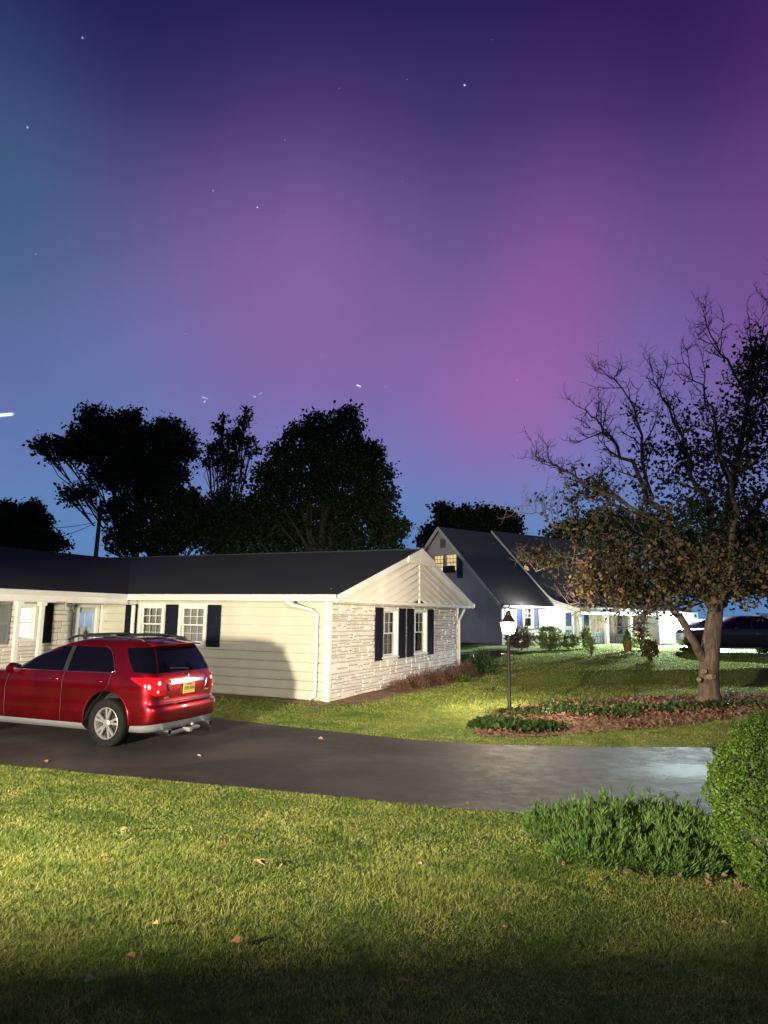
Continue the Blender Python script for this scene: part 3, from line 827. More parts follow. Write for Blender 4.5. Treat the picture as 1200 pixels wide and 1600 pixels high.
m = MB(); m.lathe([(.001, 0), (.03, .01), (.055, .05), (.05, .13), (.06, .2), (.03, .26), (.001, .28)], 10); m.tube([(0, 0, .26), (0, .01, .36)], .012, 6)
hk = m.build('door_knocker', M_black, dr, smooth=True); hk.location = (dw/2, .0, pz0-.34)
make_window(house, (XW+.03, yw0, wzb), math.pi/2, yw1-yw0, wzt-wzb, cols=2, rows=2, casing=.08, recess=.05, pane=M_litwhite, depth=.04, bar=.014, label='lit window of the entry wing')
ys0, ys1 = wy(57), wy(79)
make_shutter(house, (XW+.045, ys0, wzb-.12), math.pi/2, ys1-ys0, wzt-wzb+.22, M_shutter)
ys0, ys1 = wy(0), wy(4.5)
make_shutter(house, (XW+.045, ys0-.15, wzb-.12), math.pi/2, .34, wzt-wzb+.22, M_silver)
# porch beam, posts
PX = XIN-.22
m = MB(); m.box(PX-.09, PX+.09, -11, -.06, SOFF-.14, SOFF+.06); m.box(PX+.092, PX+.13, -11, -.06, SOFF-.12, SOFF+.04); m.build('porch_beam', M_white, house)
m = MB(); m.box(XW-.01, PX-.092, -11, .0, SOFF+.03, SOFF+.05); m.build('porch_ceiling', M_white, house)
for px in (26.5, 63.5):
    yy = frame_hit(HI, px, 975, 0, PX).y
    m = MB(); m.box(PX-.045, PX+.045, yy-.045, yy+.045, BASE, SOFF-.141); m.box(PX-.075, PX+.075, yy-.075, yy+.075, SOFF-.22, SOFF-.142); m.build('porch_post', M_white, house)
m = MB(); m.box(XW-.0, XW+.10, -.10, .0, .0, SOFF); m.box(XIN-.26, XIN-.14, -.06, -.022, .0, SOFF-.15); m.build('corner_board', M_white, house)
m = MB(); m.box(XW-.0, XIN+.0, -7, -.065, BASE, .02); m.build('porch_slab', M_found, house)
# house number
def text_mesh(body, size, parent, name, mat, loc, rot, ext=.004, align='CENTER'):
    cu = bpy.data.curves.new(name, 'FONT'); cu.body = body; cu.size = size; cu.extrude = ext; cu.align_x = align; cu.align_y = 'CENTER'
    t = bpy.data.objects.new(name, cu); COL.objects.link(t)
    dg = bpy.context.evaluated_depsgraph_get(); me = bpy.data.meshes.new_from_object(t.evaluated_get(dg))
    bpy.data.objects.remove(t)
    me.materials.clear(); me.materials.append(mat)
    o = bpy.data.objects.new(name, me); COL.objects.link(o); o.parent = parent; o.location = loc; o.rotation_euler = rot
    return o
nh = frame_hit(HI, 94.5, 938, 0, PX+.14)
text_mesh('4252', .155, house, 'house_number', M_black, (PX+.136, nh.y, nh.z), (math.pi/2, 0, math.pi/2))

# ------------------------------------------------------------------ the car builder
class CarShape:
    """a stack of plan rings; (u, z) addresses the skin on the left side: u 0..0.12 tail, ..0.2 rear corner, ..0.8 flank, ..0.88 front corner, ..1 nose"""
    def __init__(s, levels, bow=.05):
        s.L = sorted(levels); s.bow = bow
    def par(s, z):
        L = s.L
        if z <= L[0][0]: return L[0][1:]
        for a, b in zip(L, L[1:]):
            if z <= b[0]:
                t = (z-a[0])/(b[0]-a[0]) if b[0] > a[0] else 0
                return tuple(p+(q-p)*t for p, q in zip(a[1:], b[1:]))
        return L[-1][1:]
    def pt(s, u, z):
        xr, xf, W, rr, rf = s.par(z)
        if u <= .12: x, y = xr, (W-rr)*u/.12
        elif u <= .2:
            t = (u-.12)/.08*math.pi/2; x, y = xr+rr*(1-math.cos(t)), W-rr+rr*math.sin(t)
        elif u <= .8:
            t = (u-.2)/.6; x, y = xr+rr+(xf-rf-xr-rr)*t, W
        elif u <= .88:
            t = (u-.8)/.08*math.pi/2; x, y = xf-rf+rf*math.sin(t), W-rf+rf*math.cos(t)
        else: x, y = xf, (W-rf)*(1-(u-.88)/.12)
        xm, h = (xr+xf)/2, (xf-xr)/2
        if y > 1e-6 and W > .01:
            q = y/W
            x += s.bow*q*q*(1 if x < xm else -2.2)*min(1, abs(x-xm)/h)**6
        y *= 1-.035*min(1, abs((x-xm)/h))**4
        return Vector((x, y, z))
    def ux(s, x, z):
        xr, xf, W, rr, rf = s.par(z); return .2+.6*(x-xr-rr)/(xf-rf-xr-rr)
    def normal(s, u, z):
        e = .004
        a = s.pt(min(1, u+e), z)-s.pt(max(0, u-e), z); b = s.pt(u, z+e)-s.pt(u, z-e)
        n = a.cross(b); n.normalize()
        if n.dot(s.pt(u, z)-Vector((s.pt(.5, z).x, 0, z-.3))) < 0: n = -n
        return n
    def shell(s):
        us = [i/6*.12 for i in range(6)]+[.12+.08*i/6 for i in range(6)]+[.2+.6*i/60 for i in range(60)]+[.8+.08*i/6 for i in range(6)]+[.88+.12*i/6 for i in range(7)]
        ring_u = [(u, 1) for u in us]+[(u, -1) for u in reversed(us[1:-1])]
        zs = []
        for a, b in zip(s.L, s.L[1:]):
            k = max(1, int(math.ceil((b[0]-a[0])/.05)))
            zs += [a[0]+(b[0]-a[0])*i/k for i in range(k)]
        zs.append(s.L[-1][0])
        vs, fs = [], []; n = len(ring_u)
        for z in zs:
            for u, sg in ring_u:
                p = s.pt(u, z); vs.append((p.x, p.y*sg, p.z))
        for i in range(len(zs)-1):
            for k in range(n): fs.append((i*n+k, i*n+(k+1) % n, (i+1)*n+(k+1) % n, (i+1)*n+k))
        fs.append(tuple(range(n))[::-1]); fs.append(tuple((len(zs)-1)*n+k for k in range(n)))
        return vs, fs
    def patch(s, mb, bot, top, off, sg=1, nu=14, nv=8, thick=0, m=0, x_mode=False):
        """bot/top: polylines of (u,z), or (x,z) on the flank when x_mode"""
        def conv(p): return (s.ux(p[0], p[1]), p[1]) if x_mode else p
        def samp(pl, t):
            d = [0]
            for a, b in zip(pl, pl[1:]): d.append(d[-1]+math.hypot((b[0]-a[0]), (b[1]-a[1])))
            q = t*d[-1]
            for i in range(len(pl)-1):
                if q <= d[i+1]+1e-9:
                    f = (q-d[i])/(d[i+1]-d[i]) if d[i+1] > d[i] else 0
                    return (pl[i][0]+(pl[i+1][0]-pl[i][0])*f, pl[i][1]+(pl[i+1][1]-pl[i][1])*f)
            return pl[-1]
        vs = []
        for j in range(nv+1):
            for i in range(nu+1):
                b, t = samp(bot, i/nu), samp(top, i/nu); f = j/nv
                q = conv((b[0]+(t[0]-b[0])*f, b[1]+(t[1]-b[1])*f))
                p = s.pt(*q)+s.normal(*q)*off
                vs.append((p.x, p.y*sg, p.z))
        fs = [(j*(nu+1)+i, j*(nu+1)+i+1, (j+1)*(nu+1)+i+1, (j+1)*(nu+1)+i) for j in range(nv) for i in range(nu)]
        mb.add(vs, fs, m)
def apply_mod(o):
    dg = bpy.context.evaluated_depsgraph_get(); me = bpy.data.meshes.new_from_object(o.evaluated_get(dg), depsgraph=dg)
    old = o.data; o.modifiers.clear(); o.data = me; me.name = o.name; bpy.data.meshes.remove(old)
def car_body(shape, paint, parent, wheels, rw, W, name='body'):
    vs, fs = shape.shell()
    m = MB(); m.add(vs, fs); o = m.build(name, [paint, M_plastic], parent, smooth=True)
    c = MB()
    for wx in wheels:
        for sg in (1, -1):
            prof = [(.0001, sg*(W-.34)), (rw, sg*(W-.34)), (rw, sg*(W+.3)), (.0001, sg*(W+.3))]
            M = Matrix.Translation((wx, 0, rw-.055)); b = len(c.v); n = 40; base = []
            vv = [M @ Vector((r*math.cos(2*math.pi*k/n), h, r*math.sin(2*math.pi*k/n))) for r, h in prof[1:3] for k in range(n)]
            c.add(vv, [(k, (k+1) % n, n+(k+1) % n, n+k) for k in range(n)]+[tuple(range(n))[::-1], tuple(range(n, 2*n))])
    cut = c.build('cutter', [M_plastic])
    cut.matrix_world = parent.matrix_world if False else Matrix.Identity(4)
    par = o.parent; o.parent = None
    md = o.modifiers.new('b', 'BOOLEAN'); md.operation = 'DIFFERENCE'; md.object = cut; md.solver = 'EXACT'
    apply_mod(o); bpy.data.objects.remove(cut); o.parent = par
    me = o.data
    me.materials.clear(); me.materials.append(paint); me.materials.append(M_plastic)
    for p in me.polygons:
        c = p.center; inn = any(math.hypot(c.x-wx, c.z-(rw-.055)) < rw+.002 for wx in wheels) and abs(c.y) < W+.02
        flat = abs(p.normal.y) > .85 and abs(abs(c.y)-(W-.34)) > .02
        p.material_index = 1 if (inn and not flat) or c.z < .23 else 0
        p.use_smooth = True
    me.set_sharp_from_angle(angle=R(32))
    return o
def make_wheel(parent, x, y, r, w, sg, spokes=5, detail=True):
    """tyre > rim: round wheel on axis y, outer face toward sg*y"""
    t = MB(); hw = w/2
    t.lathe([(r*.66, -hw*.85), (r*.74, -hw), (r*.93, -hw*.98), (r*.99, -hw*.78), (r, -hw*.3), (r, hw*.3), (r*.99, hw*.78), (r*.93, hw*.98), (r*.74, hw), (r*.66, hw*.85), (r*.62, hw*.3), (r*.62, -hw*.3), (r*.66, -hw*.85)], 48, axis='y')
    wh = t.build('wheel', M_tyre, parent, smooth=True, angle=50); wh.location = (x, y, r)
    q = MB(); f = sg*hw*.78
    q.lathe([(r*.62, -hw*.8), (r*.67, f), (r*.63, f*1.06), (r*.60, f*.9), (r*.585, f*.2), (r*.6, -hw*.8)], 48, axis='y')
    for k in range(spokes):
        a = 2*math.pi*k/spokes+math.pi/2+.12
        for da in (-.14, .14):
            c1, s1 = math.cos(a+da*.55), math.sin(a+da*.55); c2, s2 = math.cos(a+da*1.35), math.sin(a+da*1.35)
            tx, tz = -math.sin(a), math.cos(a)
            wi, wo = r*.045, r*.052
            p0 = Vector((c1*r*.12, f*.92, s1*r*.12)); p1 = Vector((c2*r*.61, f*.98, s2*r*.61)); T = Vector((tx, 0, tz)); D = Vector((0, -sg*.035, 0))
            vs = [p0-T*wi, p0+T*wi, p1+T*wo, p1-T*wo]
            q.add(vs+[v+D for v in vs], [(0, 1, 2, 3), (7, 6, 5, 4), (0, 4, 5, 1), (1, 5, 6, 2), (2, 6, 7, 3), (3, 7, 4, 0)])
    q.lathe([(.0001, f*1.02), (r*.13, f*1.0), (r*.17, f*.9), (r*.17, f*.5)], 20, axis='y')
    rm = q.build('rim', M_rim, wh, smooth=True, angle=35)
    b = MB(); b.lathe([(r*.585, f*.15), (r*.3, f*.1), (.0001, f*.1)], 30, axis='y'); b.build('brake_disc', M_plastic, wh)
    for o in (rm,): pass
    return wh

SUV = [(.24, -.78, 3.50, .80, .18, .4), (.30, -.90, 3.66, .885, .2, .45), (.42, -.965, 3.74, .915, .22, .5), (.52, -.985, 3.77, .92, .22, .5), (.60, -.985, 3.78, .92, .22, .5), (.645, -.965, 3.78, .918, .22, .5), (.67, -.915, 3.77, .916, .20, .5),
       (.72, -.90, 3.76, .915, .20, .5), (.86, -.895, 3.70, .925, .20, .5), (.97, -.885, 3.55, .92, .20, .5), (1.04, -.87, 3.30, .905, .20, .5), (1.09, -.855, 2.52, .885, .19, .45), (1.13, -.84, 2.30, .868, .19, .4),
       (1.30, -.765, 1.98, .80, .18, .34), (1.46, -.67, 1.58, .725, .17, .30), (1.555, -.60, 1.26, .672, .16, .26), (1.60, -.54, 1.05, .62, .15, .25), (1.635, -.36, .85, .52, .14, .22), (1.655, -.1, .6, .36, .12, .18), (1.662, .15, .4, .15, .06, .1)]
car = empty('parked_suv', (-4.12, 12.38, -.155), R(159.2), 'dark red compact SUV with yellow rear plate parked on the asphalt drive', 'car')
S = CarShape(SUV)
car.scale = (1, 1, 1.05)
body = car_body(S, M_red, car, (0, 2.86), .455, .92)
for wx in (0, 2.86):
    for sg in (1, -1): make_wheel(car, wx, sg*.805, .365, .225, sg)
for sg in (1, -1):
    # windows
    m = MB(); S.patch(m, [(.99, 1.125), (2.02, 1.115)], [(.99, 1.50), (1.22, 1.49), (1.55, 1.40), (1.98, 1.165)], .004, sg, 16, 8, x_mode=True); m.build('front_window', M_glass, car, smooth=True)
    m = MB(); S.patch(m, [(-.06, 1.15), (.0, 1.135), (.92, 1.125)], [(.06, 1.36), (.17, 1.47), (.3, 1.50), (.92, 1.503)], .004, sg, 16, 8, x_mode=True); m.build('rear_window', M_glass, car, smooth=True)
    uq = lambda z: .155
    m = MB(); S.patch(m, [(.135, 1.125), (.17, 1.135), (S.ux(-.46, 1.15), 1.15)], [(.135, 1.52), (.19, 1.52), (S.ux(-.17, 1.5), 1.50)], .0035, sg, 18, 8); m.build('quarter_window', M_glass, car, smooth=True)
    m = MB(); S.patch(m, [(.91, 1.12), (1.0, 1.12)], [(.91, 1.505), (1.0, 1.505)], .005, sg, 4, 8, x_mode=True); m.build('pillar', M_plastic, car, smooth=True)
    # thin bright line round the side glass
    m = MB()
    def line(pts, r, sg=sg):
        m.tube([(lambda p: (p.x, p.y*sg, p.z))(S.pt(S.ux(x, z), z)+S.normal(S.ux(x, z), z)*.006) for x, z in pts], r, 6)
    line([(2.06, 1.105), (1.5, 1.11), (.6, 1.115), (.0, 1.122), (-.08, 1.145), (-.06, 1.20), (.06, 1.39), (.17, 1.49), (.28, 1.515)], .008)
    m.build('window_trim', M_chrome, car, smooth=True)
    # sill cladding
    m = MB(); S.patch(m, [(.46, .235), (2.40, .235)], [(.46, .345), (2.40, .345)], .012, sg, 30, 3, x_mode=True)
    m.build('sill', M_silver, car, smooth=True)
    # door shut lines
    m = MB()
    for pts in ([(.955, .36), (.955, 1.10)], [(.12, .80), (.30, .62), (.44, .38)], [(.12, .80), (-.02, .95), (-.03, 1.11)], [(2.2, .36), (2.22, .8), (2.15, 1.08)]):
        d = []
        for a, b in zip(pts, pts[1:]):
            d += [(a[0]+(b[0]-a[0])*t/5, a[1]+(b[1]-a[1])*t/5) for t in range(5)]
        d.append(pts[-1]); m = MB(); line(d, .005); m.build('panel_seam', M_plastic, car)
    # raised crease and arch flares
    m = MB()
    for wx in (0, 2.86):
        P = []
        for k in range(25):
            a = -.35+(math.pi+.7)*k/24; x, z = wx+.468*math.cos(a), .40+.468*math.sin(a)
            if z < .30: continue
            p = S.pt(S.ux(x, z), z); P.append((p.x, (p.y+.0)*sg, p.z))
        m.tube(P, .02, 8)
        m.build('arch_flare', M_red, car, smooth=True); m = MB()
    m = MB()
    for hx in (1.10, .17):
        p = S.pt(S.ux(hx, .99), .99)
        m.tube([(hx-.10, (p.y+.0)*sg, .99), (hx-.09, (p.y+.035)*sg, .992), (hx, (p.y+.045)*sg, .994), (hx+.09, (p.y+.035)*sg, .992), (hx+.10, p.y*sg, .99)], .016, 8)
        m.build('door_handle', M_red, car, smooth=True); m = MB()
    # mirror
    m = MB()
    prof = [(-.09, .05), (-.10, .10), (-.06, .155), (.02, .17), (.10, .13), (.11, .05), (.08, .0), (-.04, .0)]
    b = []
    for k, (sc2, y) in enumerate(((.5, 0), (.9, .03), (1, .1), (.95, .16), (.6, .205))):
        b += [(1.98+px_*sc2*.8, (.90+y)*sg, 1.055+pz*sc2+(1-sc2)*.06) for px_, pz in prof]
    n = len(prof)
    m.add(b, [(i*n+k, i*n+(k+1) % n, (i+1)*n+(k+1) % n, (i+1)*n+k) for i in range(4) for k in range(n)]+[tuple(range(n))[::-1], tuple(4*n+k for k in range(n))])
    mi = m.build('wing_mirror', M_red, car, smooth=True, angle=50)
    m = MB(); m.add([(1.885, (.925)*sg, 1.075), (1.885, 1.08*sg, 1.075), (1.885, 1.08*sg, 1.19), (1.885, .925*sg, 1.19)], [(0, 1, 2, 3)]); m.build('mirror_glass', M_chrome, mi)
    # tail lamp wrapping the corner
    m = MB(); S.patch(m, [(.098, .80), (.145, .80), (.178, .90)], [(.098, 1.065), (.17, 1.075), (S.ux(-.44, 1.07), 1.065)], .012, sg, 18, 10)
    tl = m.build('tail_lamp', M_taillight, car, smooth=True)
    m = MB()
    for u, z, r in ((.122, .985, .035), (.165, .93, .028), (.13, .86, .022)):
        p = S.pt(u, z)+S.normal(u, z)*.012; nrm = S.normal(u, z)
        M = Matrix.Translation((p.x, p.y*sg, p.z)) @ Vector((nrm.x, nrm.y*sg, nrm.z)).to_track_quat('Z', 'Y').to_matrix().to_4x4()
        m.lathe([(r, -.004), (r*.8, .01), (.001, .016)], 14, M=M)
        m.build('lamp_lens', M_lens, tl, smooth=True); m = MB()
    # roof rail
    m = MB(); m.tube([(-.42, .56*sg, 1.59), (-.34, .575*sg, 1.635), (-.1, .585*sg, 1.66), (.5, .585*sg, 1.675), (1.0, .56*sg, 1.665), (1.18, .545*sg, 1.635), (1.26, .54*sg, 1.59)], [.016, .02, .02, .02, .02, .02, .015], 8)
    m.build('roof_rail', M_plastic, car, smooth=True)
for x in (.0, .85):
    m = MB(); m.tube([(x, -.585, 1.665), (x, -.5, 1.685), (x, 0, 1.69), (x, .5, 1.685), (x, .585, 1.665)], [.014, .02, .02, .02, .014], 8); m.build('cross_bar', M_plastic, car, smooth=True)
# black roof centre
m = MB()
# rear glass, wiper, spoiler
for_both = []
m = MB()
for sg in (1, -1): S.patch(m, [(0, 1.135), (.128, 1.135)], [(0, 1.515), (.13, 1.515)], .0045, sg, 12, 10)
m.build('rear_glass', M_glass, car, smooth=True)
m = MB()
vs = []
for k in range(13):
    y = -.60+1.2*k/12; bx = .05*(y/.66)**2
    vs += [(-.42+bx, y, 1.625-.03*(y/.6)**2), (-.74+bx*1.6, y*1.0, 1.578-.02*(y/.6)**2), (-.735+bx*1.6, y, 1.558-.02*(y/.6)**2), (-.58+bx, y, 1.55-.02*(y/.6)**2)]
fs = [(4*i+j, 4*i+(j+1) % 4, 4*(i+1)+(j+1) % 4, 4*(i+1)+j) for i in range(12) for j in range(4)]+[(0, 1, 2, 3), (51, 50, 49, 48)]
m.add(vs, fs); m.build('spoiler', M_red, car, smooth=True, angle=40)
m = MB(); m.box(-.742, -.728, -.16, .16, 1.566, 1.574); m.build('brake_lamp', M_taillight, car)
m = MB(); p0 = S.pt(.0, 1.17); m.tube([(p0.x-.02, -.02, 1.165), (p0.x-.04, -.02, 1.175), (p0.x-.03, .22, 1.195), (p0.x-.0, .42, 1.20)], [.016, .014, .010, .006], 8); m.build('wiper', M_plastic, car, smooth=True)
# chrome handle bar with side blades, plate, badge
def rear_strip(mb, pts, r, off=.02):
    P = []
    for y, z in pts:
        W = S.par(z); u = abs(y)/(W[2]-W[3])*.12
        p = S.pt(min(u, .12), z); P.append((p.x-off, y, z))
    mb.tube(P, r, 8)
m = MB()
S_bar = MB()
for sg in (1, -1): S.patch(S_bar, [(0, .965), (.075, .955)], [(0, 1.025), (.078, 1.005)], .02, sg, 10, 3)
rear_strip(S_bar, [(-.52, .99), (-.50, .93), (-.46, .86)], .012); rear_strip(S_bar, [(.50, .99), (.50, .93), (.46, .86)], .012)
rear_strip(S_bar, [(-.50, 1.03), (0, 1.038), (.50, 1.03)], .006); rear_strip(S_bar, [(-.50, .955), (0, .962), (.50, .955)], .006)
S_bar.build('chrome_bar', M_chrome, car, smooth=True, angle=50)
pl = MB(); xp = S.pt(0, .87).x; pl.box(xp-.026, xp-.012, -.155, .155, .79, .945); plate = pl.build('number_plate', M_plate, car, bevel=.004)
text_mesh('EZB 3696', .072, plate, 'lettering', M_ink, (xp-.0275, 0, .868), (math.pi/2, 0, -math.pi/2), .001)
text_mesh('NEW YORK', .026, plate, 'lettering', M_ink, (xp-.0275, 0, .925), (math.pi/2, 0, -math.pi/2), .001)
bd = MB(); xb = S.pt(.09, .77); bd.box(xb.x-.012, xb.x+.01, .50, .60, .755, .775); bd.build('badge', M_chrome, car); bd = MB(); bd.box(xb.x-.012, xb.x+.01, -.60, -.48, .80, .822); bd.build('badge', M_chrome, car)
m = MB(); m.lathe([(.001, -.014), (.05, -.01), (.055, 0)], 16, M=Matrix.Translation((S.pt(0, 1.05).x, 0, 1.05)), axis='x'); m.build('emblem', M_chrome, car, smooth=True)
# lower fascia, exhausts, hitch, reflector
m = MB()
for sg in (1, -1): S.patch(m, [(0, .27), (.15, .27), (S.ux(-.47, .3), .262)], [(0, .40), (.14, .40), (S.ux(-.49, .36), .36)], .010, sg, 24, 4)
m.build('lower_fascia', M_silver, car, smooth=True)
m = MB()
for sg in (1, -1): S.patch(m, [(.0, .675), (.11, .675)], [(.0, .70), (.11, .70)], .004, sg, 8, 2)
m.build('tailgate_gap', M_plastic, car)
for sg in (1, -1):
    m = MB(); m.lathe([(.034, .25), (.040, 0), (.046, 0), (.046, .25)], 20, M=Matrix.Translation((-.995, sg*.56, .255)), axis='x'); m.build('exhaust_tip', M_chrome, car, smooth=True, angle=40)
    m = MB(); m.lathe([(.001, .05), (.036, .05), (.036, .02)], 16, M=Matrix.Translation((-.995, sg*.56, .255)), axis='x'); 
m = MB(); m.tube([(-.6, -.4, .22), (-.86, -.4, .21), (-.86, .4, .21), (-.6, .4, .22)], .03, 8); m.box(-1.0, -.84, -.035, .035, .195, .255); m.lathe([(.001, -.03), (.028, -.012), (.028, .01), (.012, .03)], 12, M=Matrix.Translation((-.98, -.05, .30))); m.build('tow_hitch', M_silver, car, smooth=True, angle=40)
m = MB(); m.box(-.2, 3.2, -.62, .62, .20, .30); m.build('underbody', M_plastic, car)

# ------------------------------------------------------------------ lamp post
lb = ground(796, 1112)
lamp = empty('lamp_post', (lb.x, lb.y, lb.z), R(20), 'black post lantern with its lamp lit standing in the ivy bed', 'street lamp')
def lamp_h(py): return at_depth(793, py, lb.y).z - lb.z
hz0, hz1, hz2 = lamp_h(991.5), lamp_h(972.5), lamp_h(945)
m = MB(); m.lathe([(.075, -.1), (.075, .03), (.052, .08), (.040, .12), (.036, .5), (.038, hz0-.18), (.052, hz0-.15), (.034, hz0-.12), (.034, hz0-.05), (.06, hz0-.02), (.062, hz0), (.001, hz0)], 20); m.build('post', M_black, lamp, smooth=True, angle=40)
m = MB(); m.tube([(-.17, 0, hz0-.42), (.0, 0, hz0-.42)], .012, 8); m.lathe([(.001, -.03), (.018, -.02), (.018, .02), (.001, .03)], 10, M=Matrix.Translation((-.17, 0, hz0-.42))); m.build('ladder_rest', M_cutwood, lamp, smooth=True)
a, b = .082, .140
m = MB()
for z, r in ((hz0+.004, a+.006), (hz1, b+.008)):
    m.box(-r, r, -r, -r+.012, z, z+.012); m.box(-r, r, r-.012, r, z, z+.012); m.box(-r, -r+.012, -r+.012, r-.012, z, z+.012); m.box(r-.012, r, -r+.012, r-.012, z, z+.012)
for sx in (1, -1):
    for sy in (1, -1): m.tube([(sx*a, sy*a, hz0), (sx*b, sy*b, hz1+.005)], .006, 6)
m.build('lantern_frame', M_black, lamp)
m = MB(); r = .004
c = [(-a+r, -a+r, hz0+.01), (a-r, -a+r, hz0+.01), (a-r, a-r, hz0+.01), (-a+r, a-r, hz0+.01), (-b+r, -b+r, hz1), (b-r, -b+r, hz1), (b-r, b-r, hz1), (-b+r, b-r, hz1)]
m.add(c, [(0, 1, 5, 4), (1, 2, 6, 5), (2, 3, 7, 6), (3, 0, 4, 7)]); m.build('lamp_glass', M_lampglass, lamp)
m = MB(); h = (hz2-hz1)
m.lathe([(.001, hz1+.014), (.155, hz1+.014), (.15, hz1+.03), (.105, hz1+h*.22), (.068, hz1+h*.40), (.058, hz1+h*.42), (.056, hz1+h*.55), (.045, hz1+h*.62), (.022, hz1+h*.66), (.012, hz1+h*.7), (.001, hz1+h*.72)], 24)
m.build('lantern_roof', M_black, lamp, smooth=True, angle=35)
m = MB(); m.tube([(-.085, 0, hz1+h*.25), (-.095, 0, hz1+h*.5), (-.085, 0, hz1+h*.66), (-.05, 0, hz1+h*.78), (-.01, 0, hz1+h*.84), (.02, 0, hz1+h*.9), (.03, 0, hz1+h)], .009, 8)
m.tube([(.0, 0, hz1+h*.6), (.0, 0, hz1+h*.84)], .008, 8); m.build('finial', M_black, lamp, smooth=True)
add_light('post_lamp_bulb', 'POINT', (lb.x, lb.y, lb.z+(hz0+hz1)/2), 1700, (1, .82, .60), .045)

# ------------------------------------------------------------------ foliage tools
def leaf_cloud(name, P, size, mat, parent=None, aspect=1.5, jitter=.35, up=None, fold=.15):
    """P (N,3) leaf positions; each leaf a folded four-corner blade of random attitude"""
    N = len(P); P = np.asarray(P, float)
    d = rng.normal(size=(N, 3))
    if up is not None: d = d*(1-up) + np.array([0, 0, 1.0])*up*1.4
    d /= np.linalg.norm(d, axis=1)[:, None]+1e-9
    q = rng.normal(size=(N, 3)); w = np.cross(d, q); w /= np.linalg.norm(w, axis=1)[:, None]+1e-9
    n = np.cross(d, w)
    s = size*(1+jitter*rng.normal(size=N)).clip(.4, 2)[:, None]
    tip = P + d*s; mid = P + d*s*.45
    l = mid + w*s/aspect*.5 + n*s*fold; r = mid - w*s/aspect*.5 + n*s*fold
    V = np.stack([P, l, tip, r], 1).reshape(-1, 3)
    i = np.arange(N)[:, None]*4
    F = np.concatenate([i+np.array([0, 1, 2]), i+np.array([0, 2, 3])], 0)
    return np_mesh(name, V, F, mat, parent)
def blob_points(c, r, n, fill=.55, flat=1.0):
    d = rng.normal(size=(n, 3)); d /= np.linalg.norm(d, axis=1)[:, None]
    q = rng.random(n)**(1/2.2); q = fill*q+(1-fill)
    return np.array(c) + d*(np.array([r, r, r*flat])*(q)[:, None])
def lumpy(P, k, amt, seed=0):
    r = np.random.default_rng(seed); out = P.copy()
    for _ in range(3):
        f = r.normal(size=3)*k; ph = r.random()*6
        out += np.sin(P @ f + ph)[:, None]*r.normal(size=3)*amt
    return out
def px_world(px, py, Y): return np.array(at_depth(px, py, Y))

def bg_tree(name, label, base_px, Y, blobs, n, leaf, mat, cat='tree', group=None, trunk_r=.25, dense=1.0, limbs=True, dspread=1.0, gaps=.0, seed=1):
    """blobs: (px, py, radius px, weight) at depth Y, each a knot of leaf clumps"""
    g = np.random.default_rng(seed)
    bx = at_depth(base_px, 960, Y).x; bz = zg(bx, Y)
    root = empty(name, (bx, Y, bz), 0, label, cat, group)
    sc = Y/F_PX; pts = []; ends = []
    tot = sum(b[2]**2*(b[3] if len(b) > 3 else 1) for b in blobs)
    for b in blobs:
        c = np.array(at_depth(b[0], b[1], Y)); r = b[2]*sc; w = (b[3] if len(b) > 3 else 1)
        c[1] += g.uniform(-1, 1)*r*.7*dspread
        ends.append((c, r))
        k = int(n*b[2]**2*w/tot)
        ncl = max(3, int(k/26))
        d = g.normal(size=(ncl, 3)); d /= np.linalg.norm(d, axis=1)[:, None]
        cc = c + d*(r*(.35+.65*g.random(ncl)**.6))[:, None]*np.array([1, .8, .92])
        for q in cc:
            pts.append(q + g.normal(size=(26, 3))*leaf*g.uniform(.7, 1.5)*np.array([1, 1, .75]))
    P = np.concatenate(pts) - np.array([bx, Y, bz])
    leaf_cloud('crown', P, leaf, mat, root, 1.5)
    m = MB(); top = max(e[0][2] for e in ends)-bz; H = top*.75
    m.tube([(0, 0, -.3), (.05, 0, H*.2), (-.05, .1, H*.5), (.1, 0, H)], [trunk_r*1.3, trunk_r, trunk_r*.7, trunk_r*.25], 10)
    for c, r in ends:
        e = Vector(c)-Vector((bx, Y, bz)); st = Vector((0, 0, min(H*.85, max(H*.12, e.z*.42))))
        md = st.lerp(e, .5)+Vector((0, 0, -.06*e.length)); jt = lambda k: Vector(g.normal(size=3))*k*(e-st).length
        m.tube([st, st.lerp(md, .5)+jt(.035), md+jt(.04), md.lerp(e, .35)+jt(.04), md.lerp(e, .7)+jt(.04), e], [trunk_r*.40, trunk_r*.32, trunk_r*.25, trunk_r*.18, trunk_r*.12, .02], 6)
        for _ in range(5):
            d = Vector(g.normal(size=3)).normalized()*r*1.05; m.tube([md.lerp(e, g.uniform(.3, 1)), e+d*.6+Vector((0, 0, r*.1)), e+d], [.05, .03, .01], 4)
    m.build('trunk', M_darkbark, root, smooth=True)
    return root
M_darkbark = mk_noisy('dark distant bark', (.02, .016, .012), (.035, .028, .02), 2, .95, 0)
T1 = [(150, 690, 34), (190, 680, 40), (230, 700, 42), (270, 690, 36), (120, 700, 26), (88, 700, 22, .7), (66, 696, 15, .8), (160, 730, 36), (210, 745, 42), (255, 745, 40), (290, 705, 22), (130, 768, 20, .7), (112, 775, 14, .8), (300, 790, 28), (255, 800, 46),
      (200, 800, 34, .8), (270, 845, 34, .8), (215, 850, 26, .7), (150, 655, 22), (205, 658, 18), (165, 790, 16, .4), (180, 845, 20, .7), (320, 830, 26)]
bg_tree('broadleaf_tree', 'broad dark tree with flat spreading top left of the rounder one', 235, 41, T1, 42000, .21, M_leafdark, group='trees behind the ranch house', trunk_r=.24, seed=3)
